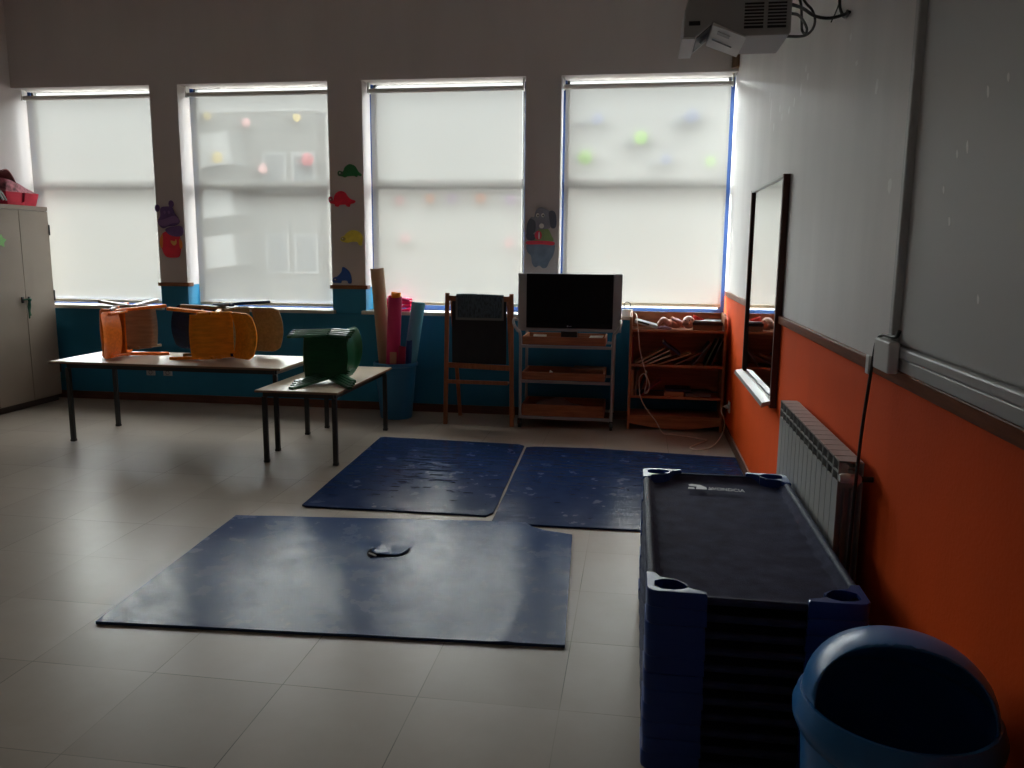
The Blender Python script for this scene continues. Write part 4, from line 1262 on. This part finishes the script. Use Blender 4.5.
def near_mat():
    """the torn near mat: a gridded top so that the flap and the fold are real relief"""
    corners = [(-2.195, 4.125), (-0.57, 4.290), (-0.52, 4.22), (-0.45, 4.175), (-0.298, 4.135), (-0.228, 2.905), (-2.108, 2.785)]
    base = Vector((-1.25, 3.5))
    h = 0.012
    b = MB()
    poly = [p - base for p in edge_pts(corners, 0.07, 0.005, 3)]
    bm = b.bm
    vs = [bm.verts.new((p.x, p.y, h)) for p in poly]
    f = bm.faces.new(vs)
    bmesh.ops.triangulate(bm, faces=[f])
    # cut into a regular grid so that relief can be pushed in
    x = -1.0
    for k in range(60):
        x = -0.95 + k * 0.033
        if x < 1.05:
            g = bmesh.ops.bisect_plane(bm, geom=bm.verts[:] + bm.edges[:] + bm.faces[:], plane_co=(x, 0, 0), plane_no=(1, 0, 0))
    for k in range(46):
        y = -0.72 + k * 0.033
        if y < 0.8:
            bmesh.ops.bisect_plane(bm, geom=bm.verts[:] + bm.edges[:] + bm.faces[:], plane_co=(0, y, 0), plane_no=(0, 1, 0))
    for v in bm.verts:
        X, Y = v.co.x + base.x, v.co.y + base.y
        z = 0.0018 * noise.noise(Vector((X * 3, Y * 3, 0)))
        # pushed-up lip round the tear
        d = math.hypot((X + 1.185) / 1.0, (Y - 3.74) / 1.15)
        z += 0.007 * math.exp(-((d - 0.09) / 0.06) ** 2) * (1 if Y < 3.80 else 0.5)
        # fold crease at the right end
        fx = -0.455 + 0.05 * (Y - 3.0)
        if Y < 3.45:
            z += 0.006 * math.exp(-((X - fx) / 0.022) ** 2) * min(1, (3.45 - Y) * 3)
        v.co.z += z
    ext = bmesh.ops.extrude_face_region(bm, geom=bm.faces[:])
    for g in ext['geom']:
        if isinstance(g, bmesh.types.BMVert):
            g.co.z = 0
    t = thing('floor_mat', 'torn grey blue floor mat, largest and closest to the camera', 'mat', (base.x, base.y, 0.0005), 0, 'blue floor mats')
    b.build('mat_body', M['mat_a'], t, smooth=True, weld=False)
    # the loose torn lip, a thin crescent standing a little off the mat
    def flap(u, v):
        a = R(196) + R(160) * u
        r0 = 0.092 + 0.012 * math.sin(u * 9)
        w = 0.040 * math.sin(PI * min(1, max(0.0, 0.03 + 0.94 * u))) ** 0.7
        r = r0 - w * (1 - v)
        lift = 0.0175 + (0.009 + 0.005 * math.sin(u * 7)) * v ** 2
        return (0.075 + r * math.cos(a) * 0.95, 0.265 + r * math.sin(a) * 1.35, lift)
    MB().sheet(flap, 36, 6, 0.002).build('torn_flap', M['mat_a'], t, smooth=True)
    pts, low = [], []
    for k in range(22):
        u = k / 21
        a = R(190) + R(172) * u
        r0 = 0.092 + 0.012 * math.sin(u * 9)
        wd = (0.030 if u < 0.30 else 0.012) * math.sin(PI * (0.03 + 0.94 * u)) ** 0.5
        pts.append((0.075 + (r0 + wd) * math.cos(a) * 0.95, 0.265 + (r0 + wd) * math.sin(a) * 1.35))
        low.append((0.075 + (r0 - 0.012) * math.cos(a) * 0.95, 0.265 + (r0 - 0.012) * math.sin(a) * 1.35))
    MB().prism(pts + low[::-1], 'xy', 0.013, 0.0205).build('slit_shade', mat('dark_foam_gap', (0.004, 0.004, 0.005), 1.0, spec=0.0), t)  # black strip laid on the mat to paint the shade inside the tear
    MB().tube([(-0.010, 0.165, 0.022), (0.012, 0.148, 0.024), (0.035, 0.136, 0.022)], 0.0045, 8, 5).build('torn_edge', M['whitefoam'], t, smooth=True)
M['whitefoam'] = mat('white_foam', (0.75, 0.75, 0.74), 0.8)
near_mat()
floor_mat_obj('navy floor mat behind the torn one, on the small table side', [(-1.995, 6.13), (-1.965, 6.155), (-0.87, 6.105), (-0.82, 6.065), (-0.775, 4.43), (-0.805, 4.37), (-1.88, 4.355), (-1.91, 4.375)], 0.011, M['mat_b'], 5)
floor_mat_obj('navy floor mat reaching the orange wall, partly behind the cots', [(-0.80, 6.02), (-0.73, 6.055), (-0.30, 6.085), (0.757, 5.99), (0.745, 4.29), (-0.73, 4.255), (-0.757, 4.29)], 0.011, M['mat_c'], 9)

# ------------------------------------------------------------------ stacked cots
M['cot_leg'] = mat('blue_cot_plastic', (0.014, 0.050, 0.24), 0.35, spec=0.35)
M['cot_fabric'] = mat('navy_cot_mesh', (0.048, 0.050, 0.088), 0.8, var=0.25, scale=16, bump=0.25, bscale=240, spec=0.04)
M['cot_sleeve'] = mat('navy_cot_sleeve', (0.026, 0.034, 0.075), 0.55, spec=0.12, var=0.3, scale=14, stretch=(1, 4, 1), bump=0.3, bscale=40)
def make_cot(label):
    """one low stacking cot, w along x, l along y, its own height small so that it nests on the one below"""
    w, l, h = 0.598, 1.310, 0.05
    t = thing('stacking_cot', label, 'cot', (0, 0, 0), 0, 'navy cots stacked by the radiator')
    hw, hl = w / 2, l / 2
    # corner shape, measured from the outer corner inwards: (along short side, along long side)
    out = [(0.0, 0.030), (0.004, 0.016), (0.014, 0.005), (0.030, 0.0), (0.080, 0.0), (0.120, 0.0), (0.165, 0.0), (0.165, 0.016), (0.140, 0.022), (0.122, 0.036), (0.108, 0.062), (0.088, 0.086), (0.060, 0.098), (0.036, 0.108), (0.026, 0.135), (0.0, 0.140), (0.0, 0.085)]
    c = Vector((0.066, 0.053))
    n = len(out)
    for sx in (-1, 1):
        for sy in (-1, 1):
            def P(p, z, k=1.0):
                return Vector((sx * (hw - p[0]), sy * (hl - p[1]), z))
            b = MB()
            bm = b.bm
            ins = [(p[0] + 0.0015, p[1] + 0.0015) for p in out]
            zt = h + 0.028
            zb = 0.030
            ell = []
            for p in out:
                d = Vector(p) - c
                a = math.atan2(d.y / 0.038, d.x / 0.050)
                ell.append((c.x + 0.050 * math.cos(a), c.y + 0.038 * math.sin(a)))
            rows = [[bm.verts.new(P(q, zb)) for q in ins], [bm.verts.new(P(q, zt - 0.004)) for q in out],
                    [bm.verts.new(P((q[0] + (c.x - q[0]) * 0.04, q[1] + (c.y - q[1]) * 0.04), zt)) for q in out],
                    [bm.verts.new(P(q, zt)) for q in ell], [bm.verts.new(P(q, zt - 0.034)) for q in ell]]
            for A, B in zip(rows, rows[1:]):
                for i in range(n):
                    j = (i + 1) % n
                    bm.faces.new((A[i], A[j], B[j], B[i]))
            bm.faces.new(rows[-1]); bm.faces.new(rows[0])
            b.build('corner_leg', M['cot_leg'], t, smooth=True)
    for sx in (-1, 1):
        pts = []
        for k in range(25):
            y = -hl + 0.10 + (l - 0.20) * k / 24
            pts.append((sx * (hw - 0.016), y, h + 0.012))
        MB().tube(pts, [0.0140 + 0.0012 * math.sin(k * 2.1 + sx) for k in range(25)], 12).build('side_rail', M['cot_sleeve'], t, smooth=True)
    for sy in (-1, 1):
        MB().tube([(-hw + 0.12, sy * (hl - 0.014), h + 0.004), (hw - 0.12, sy * (hl - 0.014), h + 0.004)], 0.0115, 12).build('end_rail', M['cot_sleeve'], t, smooth=True)
    def bed(u, v):
        a = (u - 0.5) * 2
        q = (v - 0.5) * 2
        x = a * (hw - 0.022)
        y = q * (hl - 0.026)
        s = min(1, (1 - abs(a)) / 0.11)
        e = min(1, (1 - abs(q)) / 0.05)
        z = h + 0.018 - 0.026 * (s * s * (3 - 2 * s)) * (0.35 + 0.65 * e) - 0.006 * (1 - a * a) * (1 - q * q)
        z += 0.0010 * math.sin(y * 55 + 3 * math.sin(a * 3)) * s * (0.3 + 0.7 * abs(a))
        # tuck under the corner plates
        return (x, y, z)
    MB().sheet(bed, 44, 60, 0.002).build('bed_fabric', M['cot_fabric'], t, smooth=True)
    return t

def cots():
    ords = ['second', 'third', 'fourth', 'fifth', 'sixth', 'seventh', 'eighth', 'ninth', 'tenth', 'lowest']
    labs = ['topmost navy cot of the stack, white printed logo on its bed'] + ['%s navy cot from the top of the stack by the radiator' % o for o in ords[:-1]] + ['lowest navy cot of the stack, standing on the floor']
    n = 11
    proto = make_cot(labs[0])
    pitch = 0.0495
    pos = (0.350, 2.820)
    for i in range(n):
        c = proto if i == 0 else copy_tree(proto)
        c['label'] = labs[i]
        dx = 0.0015 * math.sin(i * 2.3)
        c.location = (pos[0] + (dx if i else 0), pos[1] + (0.002 * math.cos(i * 1.7) if i else 0), pitch * (n - 1 - i) + (0.0005 if i < n - 1 else -0.03 + 0.0305) )
        c.rotation_euler = (0, 0, R(0.2))
    # logo printed on the top cot
    lg = mat('white_print', (0.62, 0.63, 0.66), 0.6)
    fc = bpy.data.curves.new('logo_lettering', 'FONT')
    fc.body = 'WONDCIA'
    fc.size = 0.054
    fc.extrude = 0.0004
    tmp = bpy.data.objects.new('logo_lettering', fc)
    COL.objects.link(tmp)
    bpy.context.view_layer.update()
    me = bpy.data.meshes.new_from_object(tmp.evaluated_get(bpy.context.evaluated_depsgraph_get()))
    bpy.data.objects.remove(tmp)
    me.materials.clear(); me.materials.append(lg)
    xs = [v.co.x for v in me.vertices]
    kx = 0.140 / (max(xs) - min(xs))
    for v in me.vertices:
        v.co.x *= kx
    fo = bpy.data.objects.new('logo_lettering', me)
    COL.objects.link(fo)
    fo.parent = proto
    fo.rotation_euler = (0, 0, R(-4))
    b = MB()
    Z0, Z1 = 0.0542, 0.0550
    b.prism([(-0.115, 0.50), (-0.098, 0.512), (-0.055, 0.500), (-0.028, 0.462), (-0.028, 0.425), (-0.082, 0.425), (-0.076, 0.470), (-0.112, 0.478)], 'xy', Z0, Z1)
    b.prism([(-0.122, 0.425), (-0.088, 0.425), (-0.090, 0.450), (-0.118, 0.452)], 'xy', Z0, Z1)
    b.prism([(-0.02, 0.425), (0.0, 0.425), (0.0, 0.438), (-0.02, 0.440)], 'xy', Z0, Z1)
    o = b.build('logo_mark', lg, proto, weld=False)
    o.location = (-0.020, 0.105, 0)
    o.scale = (0.8, 0.8, 1)
    fo.location = (-0.034, 0.446, 0.0542)
cots()

# ------------------------------------------------------------------ hooded bin
def hooded_bin():
    bl = mat('mid_blue_plastic', (0.020, 0.17, 0.46), 0.3)
    t = thing('hooded_bin', 'blue plastic bin with domed open hood beside the cots', 'bin', (0.560, 1.66, 0))
    t.rotation_euler = (0, 0, R(-8))
    MB().lathe([(0, 0), (0.150, 0), (0.156, 0.006), (0.186, 0.535), (0.182, 0.535), (0.152, 0.010), (0, 0.010)], 56).build('bin_body', bl, t, smooth=True)
    MB().lathe([(0.184, 0.500), (0.192, 0.508), (0.202, 0.530), (0.204, 0.552), (0.198, 0.562), (0.1965, 0.575), (0.190, 0.586), (0.183, 0.586), (0.181, 0.560), (0.181, 0.520)], 56).build('lid_rim', bl, t, smooth=True)
    # dome: a hood cut open by a slanting plane at the front
    b = MB()
    bm = b.bm
    Rr, H = 0.186, 0.138
    nu, nv = 56, 20
    def dome(u, v):
        a = 2 * PI * u
        ph = v * PI / 2
        return Vector((Rr * math.cos(a) * math.cos(ph) ** 0.85, Rr * math.sin(a) * math.cos(ph) ** 0.85, 0.583 + H * math.sin(ph)))
    b.sheet(dome, nu, nv)
    bmesh.ops.remove_doubles(bm, verts=bm.verts, dist=1e-5)
    # keep what lies behind the opening plane
    geom = bm.verts[:] + bm.edges[:] + bm.faces[:]
    bmesh.ops.bisect_plane(bm, geom=geom, plane_co=(0, -0.086, 0.583), plane_no=Vector((0, -1, 0.40)).normalized(), clear_outer=True)
    o = b.build('hood', bl, t, smooth=True)
    s = o.modifiers.new('thickness', 'SOLIDIFY'); s.thickness = 0.005; s.offset = -1
hooded_bin()

# ------------------------------------------------------------------ cut-outs on the piers
def outline(ctrl, steps=5):
    pts = [Vector((p[0], p[1], 0)) for p in ctrl]
    n = len(pts)
    out = []
    for i in range(n):
        p0, p1, p2, p3 = pts[(i - 1) % n], pts[i], pts[(i + 1) % n], pts[(i + 2) % n]
        for k in range(steps):
            q = k / steps
            v = 0.5 * ((2 * p1) + (p2 - p0) * q + (2 * p0 - 5 * p1 + 4 * p2 - p3) * q * q + (3 * p1 - p0 - 3 * p2 + p3) * q ** 3)
            out.append((v.x, v.y))
    return out

def ellipse(cx, cz, rx, rz, rot=0, n=24):
    return [(cx + rx * math.cos(a) * math.cos(rot) - rz * math.sin(a) * math.sin(rot), cz + rx * math.cos(a) * math.sin(rot) + rz * math.sin(a) * math.cos(rot)) for a in [2 * PI * k / n for k in range(n)]]

def cutouts():
    def piece(t, name, poly, m, d0, d1):
        return MB().prism(poly, 'xz', -d1, -d0).build(name, m, t, bevel=0.0015)
    # four little dinosaurs
    def dino(name, lab, col, ctrl, x, z, belly=None):
        t = thing('foam_animal', lab, 'wall cutout', (x, D, z), 0, 'little foam animals on the second pier')
        piece(t, 'shell', outline(ctrl), mat(name + '_foam', col, 0.6, var=0.15, scale=20), 0.0005, 0.009)
        hx, hz, r = belly
        piece(t, 'head_patch', ellipse(hx, hz, r, r * 0.7), mat(name + '_face_foam', tuple(min(1, c * 0.45 + 0.05) for c in col), 0.6), 0.009, 0.011)
        piece(t, 'eye', ellipse(hx - r * 0.2, hz + r * 0.15, 0.006, 0.006, 0, 12), M['whiteplastic'], 0.011, 0.012)
    turtle = [(-0.115, -0.030), (-0.120, 0.000), (-0.100, 0.012), (-0.070, 0.005), (-0.050, 0.045), (-0.005, 0.070), (0.045, 0.052), (0.075, 0.005), (0.105, -0.022), (0.095, -0.038), (0.070, -0.030), (0.060, -0.045), (0.030, -0.035), (-0.030, -0.038), (-0.050, -0.048), (-0.075, -0.040)]
    dino('green', 'dark green turtle cutout, topmost of four on the second pier', (0.016, 0.176, 0.048), turtle, -2.605, 2.185, (-0.092, -0.012, 0.026))
    stego = [(-0.130, 0.005), (-0.120, 0.030), (-0.095, 0.028), (-0.085, -0.005), (-0.070, 0.045), (-0.045, 0.072), (-0.010, 0.083), (0.030, 0.070), (0.055, 0.035), (0.085, 0.010), (0.125, -0.005), (0.115, -0.025), (0.080, -0.035), (0.070, -0.058), (0.045, -0.055), (0.030, -0.040), (-0.020, -0.042), (-0.040, -0.058), (-0.065, -0.052), (-0.075, -0.035), (-0.115, -0.025)]
    dino('red', 'red humped dinosaur cutout, second from top on the second pier', (0.736, 0.019, 0.056), stego, -2.690, 1.935, (-0.105, 0.005, 0.022))
    armad = [(-0.115, -0.030), (-0.105, 0.000), (-0.080, 0.010), (-0.050, 0.040), (-0.005, 0.062), (0.050, 0.055), (0.085, 0.030), (0.100, -0.010), (0.095, -0.035), (0.085, -0.075), (0.060, -0.070), (0.045, -0.045), (-0.010, -0.045), (-0.040, -0.052), (-0.080, -0.048)]
    dino('yellow', 'yellow dinosaur cutout, third from top on the second pier', (0.750, 0.640, 0.080), armad, -2.600, 1.605, (-0.088, -0.018, 0.024))
    tri = [(-0.100, -0.055), (-0.092, -0.015), (-0.055, 0.000), (-0.015, 0.040), (-0.002, 0.085), (0.030, 0.075), (0.065, 0.040), (0.080, -0.010), (0.080, -0.060), (0.050, -0.062), (0.040, -0.040), (-0.010, -0.040), (-0.020, -0.060), (-0.060, -0.060)]
    dino('blue', 'blue dinosaur cutout, lowest of four, just above the dado rail', (0.019, 0.088, 0.368), tri, -2.700, 1.245, (-0.070, -0.032, 0.020))
    # purple hippo in a red shirt
    pu = mat('purple_foam', (0.126, 0.067, 0.221), 0.6, var=0.2, scale=10)
    pl = mat('mauve_foam', (0.242, 0.137, 0.347), 0.6)
    rd = mat('red_shirt_foam', (0.800, 0.029, 0.063), 0.6, var=0.15, scale=9)
    og = mat('orange_trim_foam', (0.800, 0.273, 0.053), 0.6)
    t = thing('hippo_cutout', 'purple hippo cutout in red shirt on the first window pier', 'wall cutout', (-4.395, D, 1.64))
    piece(t, 'shirt', outline([(-0.085, -0.010), (-0.110, -0.075), (-0.105, -0.135), (-0.090, -0.190), (-0.060, -0.232), (0.000, -0.240), (0.065, -0.232), (0.085, -0.190), (0.095, -0.120), (0.080, -0.030), (0.0, 0.010)]), rd, 0.0005, 0.010)
    piece(t, 'sleeve', outline([(-0.085, -0.015), (-0.118, -0.070), (-0.115, -0.135), (-0.095, -0.150), (-0.085, -0.090)]), og, 0.010, 0.013)
    piece(t, 'sleeve', outline([(0.085, -0.060), (0.112, -0.090), (0.110, -0.145), (0.088, -0.150), (0.080, -0.100)]), og, 0.010, 0.013)
    piece(t, 'pocket', outline([(-0.005, -0.080), (0.035, -0.085), (0.050, -0.065), (0.055, -0.100), (0.030, -0.125), (0.005, -0.110)]), mat('yellow_foam', (0.800, 0.462, 0.126), 0.6), 0.010, 0.012)
    piece(t, 'lower_jaw', outline([(-0.045, 0.030), (0.020, 0.052), (0.110, 0.055), (0.132, 0.020), (0.118, -0.028), (0.060, -0.042), (0.0, -0.030), (-0.040, 0.0)]), pu, 0.012, 0.020)
    piece(t, 'head', outline([(-0.085, 0.225), (-0.020, 0.238), (0.030, 0.228), (0.055, 0.175), (0.090, 0.130), (0.098, 0.090), (0.055, 0.062), (-0.020, 0.052), (-0.075, 0.035), (-0.115, 0.070), (-0.118, 0.110), (-0.095, 0.150)]), pu, 0.012, 0.018)
    piece(t, 'muzzle', outline([(-0.118, 0.105), (-0.060, 0.118), (0.040, 0.150), (0.092, 0.130), (0.095, 0.090), (0.030, 0.082), (-0.050, 0.055), (-0.110, 0.070)]), pl, 0.018, 0.023)
    for x, z in ((-0.122, 0.222), (0.022, 0.262)):
        piece(t, 'ear', ellipse(x, z, 0.026, 0.033), pu, 0.010, 0.017)
    for x in (-0.045, 0.000):
        piece(t, 'eye', ellipse(x, 0.185, 0.012, 0.016), pl, 0.018, 0.021)
    # grey elephant with a drum and bathing shorts
    gr = mat('grey_foam', (0.242, 0.263, 0.315), 0.6, var=0.25, scale=12)
    gd = mat('dark_grey_foam', (0.105, 0.122, 0.164), 0.6)
    gn = mat('green_vest_foam', (0.252, 0.399, 0.158), 0.6)
    rs = mat('red_stripe_foam', (0.800, 0.063, 0.105), 0.6)
    wf = mat('cream_foam', (0.800, 0.800, 0.756), 0.6)
    t = thing('elephant_cutout', 'grey elephant cutout holding a red ball, on the third pier', 'wall cutout', (-0.860, D, 1.60))
    piece(t, 'legs', outline([(-0.118, -0.045), (-0.120, -0.110), (-0.085, -0.150), (-0.075, -0.215), (-0.045, -0.250), (-0.010, -0.235), (0.020, -0.256), (0.055, -0.250), (0.080, -0.200), (0.110, -0.150), (0.125, -0.090), (0.115, -0.035), (0.0, -0.025)]), mat('blue_grey_foam', (0.179, 0.242, 0.326), 0.6, var=0.3, scale=9), 0.0005, 0.010)
    piece(t, 'vest', outline([(-0.060, -0.020), (-0.045, 0.055), (0.000, 0.090), (0.060, 0.090), (0.095, 0.030), (0.110, -0.020), (0.0, -0.035)]), gn, 0.0005, 0.011)
    piece(t, 'belt', outline([(-0.120, -0.022), (0.0, -0.016), (0.115, -0.025), (0.112, -0.055), (0.0, -0.048), (-0.115, -0.050)]), rs, 0.011, 0.014)
    piece(t, 'head', outline([(-0.060, 0.190), (-0.045, 0.245), (-0.010, 0.272), (0.035, 0.262), (0.085, 0.230), (0.105, 0.150), (0.080, 0.095), (0.030, 0.085), (-0.020, 0.080), (-0.040, 0.060), (-0.085, 0.055), (-0.110, 0.100), (-0.110, 0.150), (-0.085, 0.190)]), gr, 0.011, 0.018)
    piece(t, 'trunk', outline([(-0.085, 0.175), (-0.050, 0.150), (-0.045, 0.090), (-0.060, 0.050), (-0.100, 0.028), (-0.125, 0.050), (-0.122, 0.120), (-0.105, 0.165)]), gd, 0.018, 0.023)
    piece(t, 'ear', outline([(0.070, 0.225), (0.095, 0.245), (0.128, 0.225), (0.140, 0.160), (0.132, 0.100), (0.095, 0.095), (0.080, 0.150)]), gd, 0.018, 0.024)
    piece(t, 'arm', outline([(-0.120, 0.050), (-0.060, 0.040), (-0.045, 0.015), (-0.060, -0.012), (-0.110, -0.012), (-0.128, 0.015)]), gd, 0.014, 0.021)
    piece(t, 'ball', ellipse(-0.020, 0.030, 0.032, 0.040), rs, 0.021, 0.026)
    piece(t, 'ball_stripe', ellipse(-0.012, 0.028, 0.008, 0.032), wf, 0.026, 0.028)
    piece(t, 'cheek', ellipse(0.008, 0.112, 0.022, 0.022), wf, 0.018, 0.021)
    for x in (-0.028, 0.018):
        e = piece(t, 'eye', ellipse(x, 0.205, 0.014, 0.017), wf, 0.018, 0.020)
        piece(e, 'pupil', ellipse(x + 0.003, 0.202, 0.007, 0.009, 0, 14), M['blackplastic'], 0.020, 0.022)
cutouts()

# ------------------------------------------------------------------ daylight
def daylight():
    w = bpy.data.worlds.new('overcast_sky')
    sc.world = w
    w.use_nodes = True
    nt = w.node_tree
    nt.nodes.clear()
    L = nt.links.new
    out = N(nt, 'ShaderNodeOutputWorld')
    bg = N(nt, 'ShaderNodeBackground')
    tc = N(nt, 'ShaderNodeTexCoord')
    sp = N(nt, 'ShaderNodeSeparateXYZ')
    L(tc.outputs['Generated'], sp.inputs[0])
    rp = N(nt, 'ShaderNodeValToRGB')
    # overcast sky: pale haze at the horizon, brightness added above the camera's view to light the room
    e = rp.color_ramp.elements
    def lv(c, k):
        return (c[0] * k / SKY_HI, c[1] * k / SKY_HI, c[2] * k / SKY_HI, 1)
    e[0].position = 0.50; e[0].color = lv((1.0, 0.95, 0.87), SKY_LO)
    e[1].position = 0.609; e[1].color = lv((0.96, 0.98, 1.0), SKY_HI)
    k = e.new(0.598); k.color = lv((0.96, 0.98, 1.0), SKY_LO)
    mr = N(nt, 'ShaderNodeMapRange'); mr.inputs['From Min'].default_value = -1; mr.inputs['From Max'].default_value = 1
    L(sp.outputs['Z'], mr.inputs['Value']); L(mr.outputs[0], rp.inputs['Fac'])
    # extra brightness added to the left of the high sky to lift the right wall
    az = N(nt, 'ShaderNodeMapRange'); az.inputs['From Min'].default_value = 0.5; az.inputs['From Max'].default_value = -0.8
    az.inputs['To Min'].default_value = SKY_RIGHT; az.inputs['To Max'].default_value = SKY_LEFT
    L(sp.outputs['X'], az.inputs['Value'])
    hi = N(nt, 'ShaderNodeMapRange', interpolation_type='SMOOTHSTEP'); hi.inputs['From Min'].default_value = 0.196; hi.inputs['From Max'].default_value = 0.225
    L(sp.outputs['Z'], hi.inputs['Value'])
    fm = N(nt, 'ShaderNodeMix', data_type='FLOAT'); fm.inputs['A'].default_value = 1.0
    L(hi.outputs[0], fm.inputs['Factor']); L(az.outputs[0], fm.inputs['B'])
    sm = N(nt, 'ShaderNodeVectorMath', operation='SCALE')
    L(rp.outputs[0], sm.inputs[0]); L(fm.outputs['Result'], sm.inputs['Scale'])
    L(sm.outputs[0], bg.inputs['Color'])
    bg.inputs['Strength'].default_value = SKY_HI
    L(bg.outputs[0], out.inputs['Surface'])
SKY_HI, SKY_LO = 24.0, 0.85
SKY_RIGHT, SKY_LEFT = 0.40, 1.9
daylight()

def sky_portals():
    """sampling portals in the four window openings: they emit nothing, they only guide the sky light in"""
    for x0, x1 in ((XL, -4.535), (-4.256, -2.806), (-2.483, -1.008), (-0.699, XR)):
        l = bpy.data.lights.new('window_portal', 'AREA')
        l.shape = 'RECTANGLE'
        l.size, l.size_y = x1 - x0, LINT - SILL
        l.cycles.is_portal = True
        o = bpy.data.objects.new('window_portal', l)
        COL.objects.link(o)
        o.location = ((x0 + x1) / 2, D + 0.279, (LINT + SILL) / 2)
        o.rotation_euler = (R(-90), 0, 0)
sky_portals()

# ------------------------------------------------------------------ camera
cam = bpy.data.cameras.new('camera')
cam.sensor_width = 36
cam.lens = 28.603
cam.clip_start = 0.05
co = bpy.data.objects.new('camera', cam)
COL.objects.link(co)
rx, ux, bx = Vector((0.9884085, 0.1515733, 0.0086061)), Vector((-0.0330212, 0.1593086, 0.9866764)), Vector((0.1481828, -0.9755236, 0.1624671))
m = Matrix((rx, ux, bx)).transposed().to_4x4()
m.translation = (0, 0, 1.5)
co.matrix_world = m
sc.camera = co

vs = sc.view_settings
vs.view_transform = 'Standard'
vs.look = 'None'
vs.exposure = 1.0
vs.gamma = 1.0
vs.use_curve_mapping = False
sc.cycles.use_denoising = True
sc.cycles.max_bounces = 14
sc.cycles.diffuse_bounces = 8
sc.cycles.transparent_max_bounces = 12
sc.cycles.caustics_reflective = False
sc.cycles.caustics_refractive = False
